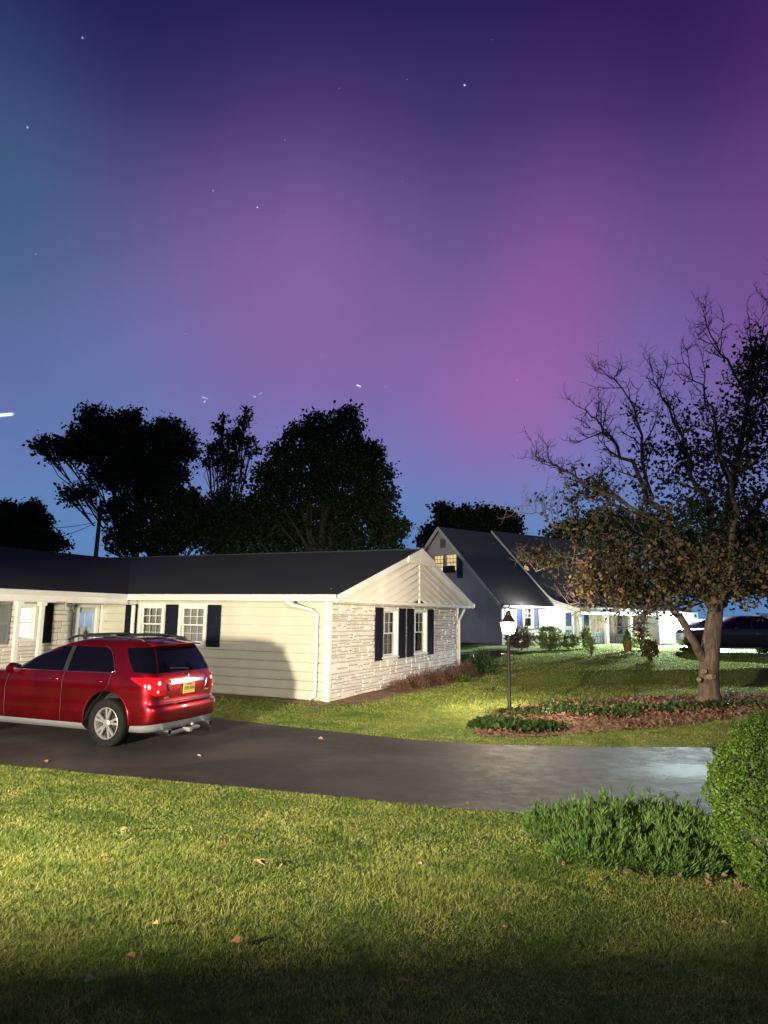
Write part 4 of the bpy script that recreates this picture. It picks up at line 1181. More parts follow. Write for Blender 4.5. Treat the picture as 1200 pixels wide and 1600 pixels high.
T2 = [(500, 668, 32), (540, 665, 28), (468, 682, 26), (440, 705, 22), (418, 738, 20), (515, 710, 44), (560, 710, 34), (470, 740, 46), (425, 780, 34), (540, 760, 52), (590, 740, 26), (590, 780, 34), (605, 820, 30), (560, 820, 50), (480, 810, 56), (400, 820, 44, 1.3), (360, 800, 34, 1.6), (300, 820, 26, 1.6),
      (350, 845, 30, 1.5), (630, 828, 14, .8), (580, 705, 18), (440, 855, 36), (520, 855, 46), (600, 855, 26), (380, 860, 30), (330, 850, 20)]
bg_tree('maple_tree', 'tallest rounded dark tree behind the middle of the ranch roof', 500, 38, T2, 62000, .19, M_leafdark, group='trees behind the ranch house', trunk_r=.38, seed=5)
T3 = [(382, 660, 10), (372, 680, 13), (345, 672, 9), (355, 695, 15), (385, 695, 12), (340, 715, 14), (365, 722, 18), (392, 705, 8), (330, 700, 9), (350, 745, 12, .6), (372, 750, 11, .6), (385, 640, 5), (346, 655, 6), (325, 725, 8)]
bg_tree('slender_tree', 'thin see-through tree between the two large dark ones', 345, 44, T3, 3600, .19, M_leafdark, group='trees behind the ranch house', trunk_r=.16, seed=8)
T4 = [(40, 815, 26), (15, 815, 26), (52, 795, 12), (8, 840, 26), (60, 850, 26), (85, 846, 12, .8), (98, 850, 8, .8), (30, 850, 30), (10, 795, 12), (72, 815, 8)]
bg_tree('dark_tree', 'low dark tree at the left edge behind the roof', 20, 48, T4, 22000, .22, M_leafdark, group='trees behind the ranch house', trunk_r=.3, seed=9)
T5 = [(690, 800, 12), (705, 808, 16), (728, 804, 14), (715, 825, 18), (680, 830, 14), (740, 820, 16), (665, 845, 9), (752, 795, 5, 1.2), (757, 812, 7), (775, 812, 16), (795, 810, 13), (800, 825, 14), (770, 830, 16)]
bg_tree('distant_tree', 'dark tree just above the far house ridge', 720, 56, T5, 14000, .26, M_leafdark, group='trees beyond the far house', trunk_r=.3, seed=12)
T6 = [(900, 830, 26), (930, 812, 16), (960, 815, 22), (870, 845, 22), (990, 840, 34), (940, 845, 34), (1030, 850, 34), (1080, 850, 34), (1130, 860, 40), (1180, 850, 44), (1230, 840, 44), (1040, 900, 26), (1090, 905, 30), (1150, 905, 36), (1200, 900, 40)]
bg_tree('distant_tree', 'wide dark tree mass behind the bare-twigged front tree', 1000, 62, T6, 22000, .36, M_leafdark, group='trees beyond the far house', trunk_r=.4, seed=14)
# utility pole and wires
up = at_depth(150, 860, 45)
m = MB(); m.tube([(0, 0, -4.5), (.0, 0, -1), (.10, 0, at_depth(152, 782, 45).z-up.z)], [.17, .15, .12], 10); m.box(-.02, .22, -.5, .5, at_depth(152, 800, 45).z-up.z, at_depth(152, 800, 45).z-up.z+.12)
po = m.build('utility_pole', M_bark, smooth=True, angle=40); po.location = up; tag(po, 'leaning wooden utility pole left of the broad dark tree', 'utility pole')
m = MB()
for y0, y1, xl, sag in ((816, 822, 20, .25), (816, 858, 70, .1)):
    A = at_depth(150, y0, 45); B = at_depth(xl if y1 < 850 else 95, y1 if y1 < 850 else 838, 45)
    m.tube([A.lerp(B, t/8)-Vector((0, 0, sag*4*(t/8)*(1-t/8))) for t in range(9)], .02, 5)
w_ = m.build('power_line', M_plastic); tag(w_, 'thin overhead wires running left from the wooden pole', 'power line')

# ------------------------------------------------------------------ the half-bare front tree
tb = ground(1110, 1099); TY = tb.y
tree = empty('yard_tree', (tb.x, tb.y, tb.z), 0, 'large half-bare tree with brown leaves, twiggy top and sawn-off branch stubs', 'tree')
TO = Vector((tb.x, tb.y, tb.z))
def tp(px, py, dy=0): return at_depth(px, py, TY+dy) - TO
g = np.random.default_rng(21); rd = random.Random(33)
LIMBS = [
 ([(1110, 1104, 0), (1108, 1085, 0), (1107, 1055, 0), (1109, 1020, 0), (1114, 985, .05), (1120, 935, .1), (1127, 865, .2), (1140, 785, .4), (1155, 705, .5), (1170, 620, .5), (1176, 565, .4), (1170, 495, .3)], [.36, .26, .235, .235, .21, .17, .13, .10, .08, .055, .028, .01]),
 ([(1104, 1036, 0), (1085, 1003, -.25), (1062, 966, -.6), (1040, 940, -.9), (1005, 915, -1.1), (965, 893, -1.3), (920, 880, -1.3), (880, 878, -1.2), (838, 893, -1.1)], [.12, .10, .085, .072, .06, .05, .04, .03, .01]),
 ([(1120, 930, 0), (1085, 880, -.4), (1050, 830, -.8), (1020, 780, -1), (985, 730, -1), (952, 685, -.9), (930, 655, -.8), (914, 638, -.7)], [.12, .095, .08, .065, .05, .035, .02, .008]),
 ([(1050, 830, -.8), (1000, 800, -1.2), (950, 770, -1.5), (900, 745, -1.5), (870, 730, -1.4), (846, 718, -1.3)], [.06, .05, .04, .028, .018, .006]),
 ([(1127, 865, .2), (1110, 800, -.3), (1080, 740, -.7), (1060, 680, -.8), (1035, 620, -.7), (1020, 582, -.6)], [.085, .07, .055, .04, .022, .007]),
 ([(1140, 785, .4), (1128, 700, 1.0), (1112, 640, 1.2), (1085, 590, 1.3), (1064, 552, 1.3)], [.07, .05, .035, .02, .007]),
 ([(1127, 865, .2), (1175, 800, .8), (1220, 740, 1.2), (1255, 660, 1.4), (1262, 590, 1.4)], [.10, .08, .06, .035, .01]),
 ([(1120, 935, .1), (1175, 890, -.5), (1240, 855, -1), (1300, 850, -1.3)], [.11, .08, .05, .015]),
 ([(1168, 630, .5), (1135, 565, .1), (1110, 524, -.1), (1094, 474, -.2)], [.045, .03, .018, .005]),
 ([(1170, 620, .5), (1192, 550, .8), (1204, 490, .9), (1200, 445, .9)], [.045, .03, .018, .006]),
 ([(1085, 880, -.4), (1030, 862, -1.0), (960, 842, -1.6), (900, 830, -1.8), (855, 815, -1.8), (828, 790, -1.7)], [.07, .055, .04, .028, .016, .005]),
 ([(1020, 780, -1), (1002, 700, -.4), (990, 640, -.2), (962, 592, 0), (940, 578, 0)], [.045, .035, .024, .014, .005]),
 ([(1116, 960, 0), (1090, 900, .9), (1050, 850, 1.8), (990, 800, 2.4), (930, 780, 2.6), (880, 770, 2.6)], [.10, .08, .06, .04, .022, .006]),
 ([(1120, 935, .1), (1140, 880, -1.0), (1150, 800, -1.9), (1130, 720, -2.3), (1100, 660, -2.4)], [.10, .075, .055, .035, .01]),
 ([(1155, 705, .5), (1185, 640, -.2), (1215, 580, -.6), (1225, 520, -.8)], [.05, .035, .02, .006]),
 ([(1120, 950, 0), (1155, 925, 1.2), (1200, 900, 2.2), (1260, 900, 2.8)], [.08, .06, .04, .012]),
 ([(1040, 940, -.9), (1010, 960, -1.2), (985, 975, -1.4), (960, 990, -1.4)], [.035, .022, .012, .004]),
 ([(1005, 915, -1.1), (960, 925, -1.7), (925, 940, -2.0), (890, 945, -2.1)], [.03, .02, .012, .004]),
]
limb_mb, twig_mb = MB(), MB()
tips = []; anchors = []
def wobble(pts, rad, amt=.035):
    out, rr = [], []
    for (a, b), (r0, r1) in zip(zip(pts, pts[1:]), zip(rad, rad[1:])):
        for k in range(3):
            t = k/3; p = a.lerp(b, t)
            if out: p = p + Vector(g.normal(size=3))*amt*min(1, (b-a).length)
            out.append(p); rr.append(r0+(r1-r0)*t)
    out.append(pts[-1]); rr.append(rad[-1])
    return out, rr
def grow_twig(p, d, L, r, depth):
    n = 4; pts = [p]; q = p.copy(); dd = d.copy()
    for i in range(n):
        dd = (dd + Vector(g.normal(size=3))*.22 + Vector((0, 0, .10))).normalized()
        q = q + dd*L/n; pts.append(q.copy())
    twig_mb.tube(pts, [r*(1-.8*i/n) for i in range(n+1)], 4 if depth > 0 else 5, cap=False)
    if depth >= 2:
        tips.append(pts[2]); tips.append(pts[-1]); return
    tips.append(pts[-1])
    for i in range(1, n+1):
        for _ in range(1+(rd.random() < .45) if depth == 0 else 1):
            nd = (dd + Vector(g.normal(size=3))*.75).normalized()
            grow_twig(pts[i], nd, L*rd.uniform(.35, .62), r*.58, depth+1)
for li, (pp, rad) in enumerate(LIMBS):
    pts = [tp(*q) for q in pp]
    P, RR = wobble(pts, rad, .0 if li == 0 else .05)
    limb_mb.tube(P, RR, 14 if li == 0 else 9)
    for i in range(len(P)):
        if RR[i] > (.17 if li else .13): continue
        anchors.append(P[i])
        k = 1 if RR[i] < .05 or i % 2 else 0
        dirn = (P[min(i+1, len(P)-1)]-P[max(i-1, 0)]).normalized()
        if to_px(P[i]+TO)[1] > 940 and li < 16: continue
        for _ in range(k+(rd.random() < .4)):
            d = (dirn*.7 + Vector(g.normal(size=3))*.7 + Vector((0, 0, .35))).normalized()
            grow_twig(P[i], d, rd.uniform(.42, .88), min(.025, RR[i]*.5+.007), 0)
tk = limb_mb.build('trunk', M_bark, tree, smooth=True)
twig_mb.build('twigs', M_twig, tree)
for k, (px, py, r, dx) in enumerate(((1101, 1049, .05, -.12), (1114, 1057, .062, .3), (1092, 1062, .052, -.7))):
    d = ray(px, py); p = tp(px, py, -.29); m = MB()
    M = Matrix.Translation(p) @ Vector((dx, -1, .15)).to_track_quat('Z', 'Y').to_matrix().to_4x4()
    m.lathe([(r*1.35, -.14), (r*1.2, -.02), (r*1.12, .02), (r*.98, .028), (r*.9, .018), (.001, .015)], 18, M=M)
    m.build('branch_stub', M_cutwood if k != 9 else M_bark, tree, smooth=True, angle=40)
def leafdens(px, py):
    """chance that a shoot keeps its leaves: thick low down, bare toward the top and the left tips"""
    v = smooth(805, 880, py)*smooth(850, 960, px)*1.0
    for cx, cy, r, a in ((1060, 720, 55, .75), (1110, 830, 75, 1), (1185, 700, 60, .9), (1190, 600, 34, .6), (1165, 560, 25, .4), (960, 740, 16, .25), (905, 762, 22, .35), (1010, 800, 34, .5), (1150, 760, 80, .8), (930, 850, 60, .8), (860, 850, 40, .5), (1005, 640, 14, .2), (930, 765, 20, .4)):
        q = ((px-cx)**2+(py-cy)**2)/r**2; v = max(v, a*math.exp(-q))
    if py > 930: v *= smooth(962, 930, py)
    if px < 905 and py > 890: v *= .55
    return v
Lb, Lg = [], []
for t in tips:
    px, py = to_px(t+TO); v = leafdens(px, py)
    if rd.random() < v*.75:
        k = rd.randint(2, 4)
        pts = np.array(t)+g.normal(size=(k, 3))*.13
        (Lg if (py < 860 and rd.random() < .75) or rd.random() < .25 else Lb).append(pts)
# extra clumps filling the low crown
for _ in range(1350):
    px, py, dy = g.uniform(860, 1290), g.uniform(790, 965), g.uniform(-2.6, 2.6)
    if rd.random() > leafdens(px, py)*(.55 if px > 940 else .3)*(1 if px > 980 else .6): continue
    if rd.random() < smooth(1080, 1100, px)*smooth(1145, 1120, px)*smooth(930, 960, py): continue
    pts = np.array(tp(px, py, dy))+g.normal(size=(9, 3))*.15
    (Lb if py > 850 or rd.random() < .3 else Lg).append(pts)
for _ in range(480):
    cx, cy, r = rd.choice([(1065, 720, 30), (1110, 790, 50), (1180, 690, 40), (1150, 760, 50), (1190, 610, 26), (1185, 560, 16), (1200, 680, 40), (1200, 740, 50)])
    px, py, dy = g.normal(cx, r), g.normal(cy, r), g.normal(0, .8)
    Lg.append(np.array(tp(px, py, dy))+g.normal(size=(9, 3))*.15)
leaf_cloud('foliage', np.concatenate(Lb), .098, M_leafbrown, tree, 1.35, fold=.25)
leaf_cloud('foliage', np.concatenate(Lg), .10, M_leafgreen, tree, 1.35, fold=.25)

# ------------------------------------------------------------------ round clipped bush, lower right
Yb = 5.05
bc = at_depth(1280, 1272, Yb); br_ = 150*Yb/F_PX
bz = zg(bc.x, bc.y)
bush = empty('round_bush', (bc.x, bc.y, bz), 0, 'round clipped green bush cut off by the right edge beside the juniper', 'bush')
cz = bc.z-bz; n = 95000
d = g.normal(size=(n, 3)); d /= np.linalg.norm(d, axis=1)[:, None]
lum = .97+.05*np.sin(d[:, 0]*7+1)*np.sin(d[:, 2]*6)+.04*np.sin(d[:, 0]*31+2)*np.sin(d[:, 2]*27)*np.sin(d[:, 1]*29)+.035*np.sin(d[:, 1]*15+d[:, 2]*13)+.03*np.sin(d[:, 0]*23+d[:, 2]*19+2)
P = d*(br_*lum*(1-.16*g.random(n)**2))[:, None]*np.array([1, 1, 1.02])+np.array([0, 0, cz])
P = P[P[:, 2] > .03]
leaf_cloud('foliage', P, .019, M_box, bush, 1.7, up=.25)
st = g.normal(size=(70, 3)); st /= np.linalg.norm(st, axis=1)[:, None]; st = st[(st[:, 2] > -.3)]
Q = np.concatenate([np.array([0, 0, cz])+d_*br_*(1.0+.02*np.arange(7)[:, None]*g.uniform(.3, 1))+g.normal(size=(7, 3))*.006 for d_ in st])
leaf_cloud('foliage', Q, .02, M_box, bush, 1.7)
m = MB(); m.lathe([(br_*.87*math.sin(a*math.pi/16)+.001, cz-br_*.87*math.cos(a*math.pi/16)) for a in range(17)], 32); m.build('dark_core', principled('dark bush core', (.03, .032, .014), 1), bush, smooth=True)  # solid dark core, added to stop light passing through the leaves
m = MB(); m.tube([(0, 0, -.1), (0, 0, .4)], .05, 8); m.build('stem', M_bark, bush, smooth=True)

# ------------------------------------------------------------------ juniper in front of the drive
def juniper(name, label, pts_px, nspray, seed):
    gg = np.random.default_rng(seed)
    c = ground(970, 1330); root = empty(name, (c.x, c.y, zg(c.x, c.y)), 0, label, 'shrub')
    V = []; stems = MB(); O = np.array([c.x, c.y, zg(c.x, c.y)])
    for _ in range(nspray):
        cx, cy, rx, ry, h = pts_px[gg.integers(len(pts_px))]
        q = ground(cx, cy); a = gg.random()*2*math.pi; rr = math.sqrt(gg.random())
        x, y = q.x+rx*rr*math.cos(a), q.y+ry*rr*math.sin(a)
        if in_poly(np.array(x), np.array(y-.1)): continue
        H = h*(1-.55*rr**2)*gg.uniform(.55, 1.15)
        base = np.array([x, y, zg(x, y)]); d = np.array([gg.normal()*.35+.25*math.cos(a), gg.normal()*.35-.25+.2*math.sin(a), 1.0]); d /= np.linalg.norm(d)
        n = 46; t = .25+.75*gg.random(n)**.8
        bend = np.array([gg.normal()*.1, gg.normal()*.1, 0])*H
        C = base+d*H*t[:, None]+bend*(t**2)[:, None]
        wv = gg.normal(size=(n, 3)); wv /= np.linalg.norm(wv, axis=1)[:, None]
        C = C+wv*(.045*(1.15-t))[:, None]
        dirs = wv*.55+d*1.0+np.array([0, 0, .2]); dirs /= np.linalg.norm(dirs, axis=1)[:, None]
        V.append((C, dirs))
        if rd.random() < .25: stems.tube([tuple(base-O), tuple(base+d*H*.55-O), tuple(base+d*H*.95+bend-O)], [.006, .005, .002], 4)
    C = np.concatenate([v[0] for v in V])-O; D = np.concatenate([v[1] for v in V]); N = len(C)
    w = np.cross(D, gg.normal(size=(N, 3))); w /= np.linalg.norm(w, axis=1)[:, None]
    L = .05*gg.uniform(.6, 1.5, N)[:, None]
    Q = np.stack([C-w*.0028, C+w*.0028, C+D*L*.6+w*.0034, C+D*L, C+D*L*.6-w*.0034], 1).reshape(-1, 3)
    i = np.arange(N)[:, None]*5
    F = np.concatenate([i+np.array([0, 1, 2]), i+np.array([0, 2, 4]), i+np.array([4, 2, 3])], 0)
    np_mesh('sprays', Q, F, M_juni, root); stems.build('stem', M_twig, root)
    return root
juniper('juniper_shrub', 'low spreading juniper with feathery green sprays at the drive edge',
        [(880, 1312, .30, .28, .34), (930, 1318, .38, .36, .42), (985, 1318, .40, .40, .46), (1040, 1318, .42, .42, .46), (1080, 1340, .36, .34, .38), (960, 1350, .5, .22, .26), (1050, 1362, .4, .18, .24)], 1700, 5)

# ------------------------------------------------------------------ the far house
FX, FY, FYAW, FT, FH, FE, FS, FB = 6.909, 40.6, 0.631, 5.341, 7.758, 2.864, 4.651, .466
far = empty('far_house', (FX, FY, FB), FYAW, 'steep-roofed grey and white house with lit porch beyond the lawn', 'house')
FMm = Matrix.Translation((FX, FY, FB)) @ Matrix.Rotation(FYAW, 4, 'Z'); FI = FMm.inverted()
hF = lambda px, py, y=0: frame_hit(FI, px, py, 1, y)
hL = lambda px, py, x=0: frame_hit(FI, px, py, 0, x)
rh, eh = FH-FB, FE-FB; fm = (rh-eh)/FT
# gable end wall facing -x
mpL = lambda a, z, o: (-o, a, z)
def rectL(x0, y0, x1, y1):
    a, b = hL(x0, (y0+y1)/2), hL(x1, (y0+y1)/2); t, u = hL((x0+x1)/2, y0), hL((x0+x1)/2, y1)
    return min(a.y, b.y), max(a.y, b.y), u.z, t.z
f1, f2 = rectL(697, 866, 713.5, 892), rectL(678.5, 868, 693, 892)
f2 = (f2[0], f2[1], f1[2], f1[3])
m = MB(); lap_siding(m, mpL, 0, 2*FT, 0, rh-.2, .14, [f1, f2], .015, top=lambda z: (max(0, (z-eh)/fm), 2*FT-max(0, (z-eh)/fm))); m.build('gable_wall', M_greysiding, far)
for f in (f1, f2):
    make_window(far, (-.0, f[1], f[2]), -math.pi/2, f[1]-f[0], f[3]-f[2], cols=3, rows=2, casing=.09, recess=.03, pane=M_lityellow, depth=.04, bar=.03, mat=M_greysiding)
m = MB(); m.box(-.35, -.05, f1[0]+.08, f1[1]-.08, f1[2]-.12, f1[2]+.3); m.build('window_cooler', M_plastic, far)
make_shutter(far, (-.025, f1[0]-.1, f1[2]-.5), -math.pi/2, .5, f1[3]-f1[2]+.6, M_blue, 12)
v0 = rectL(689.5, 842.5, 696, 855)
m = MB(); m.box(-.06, .01, v0[0]-.05, v0[1]+.05, v0[2]-.05, v0[3]+.05)
for k in range(6): z = v0[2]+(v0[3]-v0[2])*k/6; m.add([(-.10, v0[0], z), (-.10, v0[1], z), (-.065, v0[1], z+.1), (-.065, v0[0], z+.1)], [(0, 1, 2, 3)])
m.build('gable_vent', M_silver, far)
# roofs
def far_slab(mb, x0, x1, y0, z0, y1, z1, th=.14): slab(mb, [(x0, y0, z0), (x1, y0, z0), (x1, y1, z1), (x0, y1, z1)], th)
m = MB(); o = .28
far_slab(m, -.25, FS, -o, eh-o*fm+.05, FT, rh+.05); far_slab(m, -.25, FS, 2*FT+o, eh-o*fm+.05, FT, rh+.05)
m.build('roof', M_shingle2, far)
# wing roof with the bell-cast porch eave
up_ = .16; XE = 17.5; yk = .9
m = MB()
far_slab(m, FS, XE, yk, eh+yk*fm+up_, FT, rh+.05+up_)
prev = (yk, eh+yk*fm+up_); prof = [(.35, eh+.35*fm+up_+.02), (-.35, eh+.02+up_*.5), (-1.1, eh-.18), (-1.95, eh-.32)]
prof = [(.45, eh+.47*fm+up_), (0, eh+.14+up_), (-.5, eh-.03+up_), (-1.2, eh-.14+up_*.5), (-2.0, eh-.27)]
for q in prof:
    far_slab(m, FS, XE, q[0], q[1], prev[0], prev[1]); prev = q
far_slab(m, FS, XE, 2*FT+o, eh-o*fm, FT, rh+.05+up_)
m.build('wing_roof', M_shingle2, far)
# barge boards
def barge(xp, pts, w=.24, t=.05):
    m = MB(); n = len(pts)
    vs = [(xp, y, z+.02) for y, z in pts]+[(xp, y, z-w) for y, z in pts]+[(xp+t, y, z+.02) for y, z in pts]+[(xp+t, y, z-w) for y, z in pts]
    fs = []
    for i in range(n-1): fs += [(i, i+1, n+i+1, n+i), (2*n+i, 3*n+i, 3*n+i+1, 2*n+i+1), (i, 2*n+i, 2*n+i+1, i+1), (n+i, n+i+1, 3*n+i+1, 3*n+i)]
    m.add(vs, fs); return m.build('barge_board', M_farwhite, far)
barge(-.30, [(-o, eh-o*fm+.06), (FT, rh+.06)]); barge(-.30, [(2*FT+o, eh-o*fm+.06), (FT+.01, rh+.06)])
barge(FS-.06, [(-2.0, eh-.27)]+[(a, b) for a, b in prof[::-1][1:]]+[(yk, eh+yk*fm+up_), (FT, rh+.05+up_)], .26)
# front wall, section one
w1 = hF(819, 975), hF(831, 975); wz0, wz1 = hF(825, 979).z, hF(825, 951).z
fw = (w1[0].x, w1[1].x, wz0, wz1)
sdo = hF(882, 975).x, hF(895, 975).x, 0, hF(888, 954).z
pw0 = hF(922, 975).x, hF(943, 975).x, hF(930, 988).z, hF(930, 953).z
pw1 = hF(954, 975).x, hF(961.5, 975).x, hF(958, 990).z, hF(958, 953).z
opsF = [fw, sdo, pw0, pw1]
XG = hF(985, 975).x
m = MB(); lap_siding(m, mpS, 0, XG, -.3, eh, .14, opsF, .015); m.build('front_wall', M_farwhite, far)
make_window(far, (fw[0], 0, fw[2]), 0, fw[1]-fw[0], fw[3]-fw[2], 2, 2, casing=.14, recess=.03, depth=.05, bar=.03)
for xa in (fw[0]-.62, fw[1]+.14): make_shutter(far, (xa, -.02, fw[2]-.1), 0, .45, fw[3]-fw[2]+.25, M_blue, 12)
m = MB(); dw = sdo[1]-sdo[0]; m.box(-.12, 0, -.06, .05, 0, sdo[3]+.1); m.box(dw, dw+.12, -.06, .05, 0, sdo[3]+.1); m.box(0, dw, -.06, .05, sdo[3], sdo[3]+.1)
q = m.build('door_frame', M_farwhite, far); q.location = (sdo[0], 0, 0)
m = MB(); m.box(0, dw, .0, .04, 0, sdo[3]); m.box(0, dw, -.02, .0, sdo[3]*.44, sdo[3]*.5)
q = m.build('front_door', M_farwhite, far); q.location = (sdo[0], 0, 0)
m = MB(); m.box(.14, dw-.14, -.006, -.002, sdo[3]*.52, sdo[3]*.93); m.box(.14, dw-.14, -.006, -.002, .2, sdo[3]*.4); m.build('pane', M_blue, q)
make_window(far, (pw0[0], 0, pw0[2]), 0, pw0[1]-pw0[0], pw0[3]-pw0[2], 4, 2, casing=.12, recess=.03, pane=M_litfar, depth=.05, bar=.03, single=True)
make_window(far, (pw1[0], 0, pw1[2]), 0, pw1[1]-pw1[0], pw1[3]-pw1[2], 2, 2, casing=.12, recess=.03, pane=M_litfar, depth=.05, bar=.03)
for xa, xb in ((912.5, 919), (965, 971)):
    a, b = hF(xa, 975).x, hF(xb, 975).x; make_shutter(far, (a, -.02, pw0[2]-.1), 0, b-a, pw0[3]-pw0[2]+.2, M_blue, 12)
m = MB(); m.box(FS, XG, -2.0, -1.78, eh-.60, eh-.42); m.box(FS+.05, XG, -1.77, 0, eh-.42, eh-.40); m.build('porch_beam', M_farwhite, far)
m = MB(); m.box(FS, XG, -1.95, -.03, -.4, .02); m.build('porch_slab', M_found, far)
for px in (905.5, 948, 985.5):
    x = hF(px, 990, -1.86).x; m = MB(); m.box(x-.1, x+.1, -1.96, -1.76, 0.02, eh-.61); m.build('porch_post', M_farwhite, far)
m = MB(); m.prism([(-o-.08, eh-.26), (-o+.02, eh-.26), (-o+.02, eh-.14), (-o-.12, eh-.14)], 'x', -.2, FS-.08); m.build('gutter', M_metalwhite, far)
m = MB(); m.box(-.02, .06, -.06, -.026, -.3, eh-.3); m.build('corner_board', M_farwhite, far)
# garage block, forward of the porch
gy = -2.1; GX0 = XG+.1; GX1 = hF(1230, 975, gy).x
gd = hF(1034, 980, gy).x, hF(1076, 980, gy).x
ge = hF(1050, 958, gy).z
br0, br1 = hF(992, 985, gy).x, hF(1008, 985, gy).x; brz = hF(1000, 984, gy).z
m = MB(); lap_siding(m, lambda a, z, o: (a, gy-o, z), GX0, XE, -.3, eh-.3, .14, [(gd[0], gd[1], -.3, ge), (br0, br1, -.3, brz)], .015); m.build('garage_wall', M_farwhite, far)
m = MB(); m.box(GX0-.02, GX0, gy, .0, -.3, eh-.3); m.build('garage_wall', M_farwhite, far)
m = MB()
for k in range(4):
    for j in range(4):
        a = gd[0]+(gd[1]-gd[0])*j/4; b = gd[0]+(gd[1]-gd[0])*(j+1)/4; z0, z1 = ge*k/4-.0, ge*(k+1)/4
        m.box(a+.02, b-.02, gy-.02, gy+.03, z0+.015, z1-.015)
m.box(gd[0], gd[1], gy+.031, gy+.05, -.2, ge)
m.build('garage_door', M_farwhite, far)
m = MB(); m.box(br0, br1, gy-.03, gy+.05, -.2, brz); m.build('side_hatch', M_brown, far)
# small wall lamps of the far house
def wall_lamp(parent, x, y, z, em):
    m = MB(); m.box(x-.06, x+.06, y-.05, y, z-.1, z+.1); m.box(x-.07, x+.07, y-.16, y-.02, z+.1, z+.12); f = m.build('wall_lamp', M_plastic, parent)
    q = MB(); q.box(x-.045, x+.045, y-.14, y-.051, z-.06, z+.09); q.build('lamp_glass', em, f)
M_lampw = mk_emit('lit porch lamp', (1, .95, .85), 30); M_lampb = mk_emit('lit flood lamp', (.7, .85, 1), 60)
def fworld(x, y, z): return FMm @ Vector((x, y, z))
px_l = sdo[0]-.9
wall_lamp(far, px_l, -.02, 1.95, M_lampw)
add_light('far_porch_light', 'POINT', fworld(px_l, -.55, 2.0), 620, (.95, .97, 1), .08)
wall_lamp(far, .35, -.02, 2.0, M_lampw)
add_light('far_corner_light', 'POINT', fworld(1.6, -.9, 2.15), 300, (1, .95, .8), .08)
gl = (gd[0]+gd[1])/2-.4
wall_lamp(far, gl, gy-.02, eh-.45, M_lampb)
lp = fworld(gl, gy-.45, eh+1.3)
for aa in (-46, -16):
    add_light('garage_flood_light', 'SPOT', lp, 52000, (.78, .98, .96), .12, aim=(lp.x+10*math.sin(R(aa)), lp.y-10*math.cos(R(aa)), lp.z-10*math.tan(R(23))), angle=43, blend=.55)
add_light('garage_wall_light', 'POINT', fworld(gl, gy-1.0, eh-.35), 1300, (.66, .85, 1), .12)
# soft landing pads: garden bed in front of the far house
def gpt(px, py): return ground(px, py)
def shrub(name, label, px, py, w, h, n, leaf, mat, cat='shrub', group=None, up=.2, Y=None, stem=True, hollow=.5):
    q = gpt(px, py); sc = q.y/F_PX; W_, H_ = w*sc/2, h*sc
    root = empty(name, q, 0, label, cat, group)
    d = g.normal(size=(n, 3)); d /= np.linalg.norm(d, axis=1)[:, None]
    rr = (1-hollow*g.random(n))
    P = d*rr[:, None]*np.array([W_, W_*.8, H_/2])+np.array([0, 0, H_/2+.02])
    P += np.sin(P*9/max(W_, .3)+g.random(3)*6)*.10*W_
    P[:, 2] = np.abs(P[:, 2])
    leaf_cloud('foliage', P, leaf, mat, root, 1.6, up=up)
    if stem:
        m = MB()
        for k in range(7):
            a = k*.9; m.tube([(0, 0, -.05), (W_*.35*math.cos(a), W_*.3*math.sin(a), H_*.45), (W_*.75*math.cos(a), W_*.6*math.sin(a), H_*.85)], [.012, .009, .004], 5)
        m.build('stem', M_twig, root)
    return root
shrub('reddish_shrub', 'dark reddish shrub at the corner under the far front window', 815, 1016, 44, 34, 2600, .11, M_hydr)
shrub('reddish_shrub', 'smaller reddish shrub right beside the lamp post glow', 800, 1013, 22, 24, 900, .1, M_hydr)
shrub('flowering_shrub', 'pale leafy shrub between the far window and door', 859, 1018, 40, 40, 2200, .11, M_flower)
shrub('flowering_shrub', 'low yellow-green shrub in front of the far door', 888, 1015, 34, 26, 1300, .10, M_flower)
shrub('porch_plant', 'leafy plant against the first far porch post', 916, 1014, 18, 34, 700, .12, M_flower)
shrub('garden_sapling', 'thin young plant standing in the far lawn', 924, 1026, 14, 34, 260, .10, M_flower)
shrub('garden_sapling', 'small branching young tree in front of the lit garage', 1017, 1034, 26, 34, 420, .13, M_leafbrown)
shrub('silvery_shrub', 'grey-green mound to the right of the clay pot', 1002, 1016, 34, 20, 800, .10, M_flower)
shrub('garden_shrub', 'bright green mound under the garage wheel arch glow', 1075, 1021, 28, 10, 600, .08, M_box)
shrub('garden_sapling', 'tall thin leafy sapling against the garage wall', 1002, 1018, 26, 66, 500, .13, M_leafbrown, hollow=.9)
shrub('garden_sapling', 'slim plant in front of the dark pickup door', 1186, 1022, 12, 36, 240, .14, M_flower)
# potted topiary
q = gpt(981, 1018); sc = q.y/F_PX
pot = empty('potted_topiary', q, 0, 'cone-shaped evergreen in a terracotta pot by the far porch', 'potted plant')
m = MB(); r = 7*sc; m.lathe([(.001, 0), (r*.7, 0), (r, r*1.5), (r*1.12, r*1.5), (r*1.12, r*1.8), (r*.95, r*1.8), (r*.9, r*1.6), (.001, r*1.6)], 20); m.build('pot', M_brown, pot, smooth=True, angle=40)
n = 900; t = g.random(n); a = g.random(n)*6.28; hh = 20*sc
P = np.stack([np.cos(a)*r*.95*(1-t)**.6, np.sin(a)*r*.95*(1-t)**.6, r*1.7+t*hh], 1); leaf_cloud('foliage', P, .07, M_box, pot, 1.6)
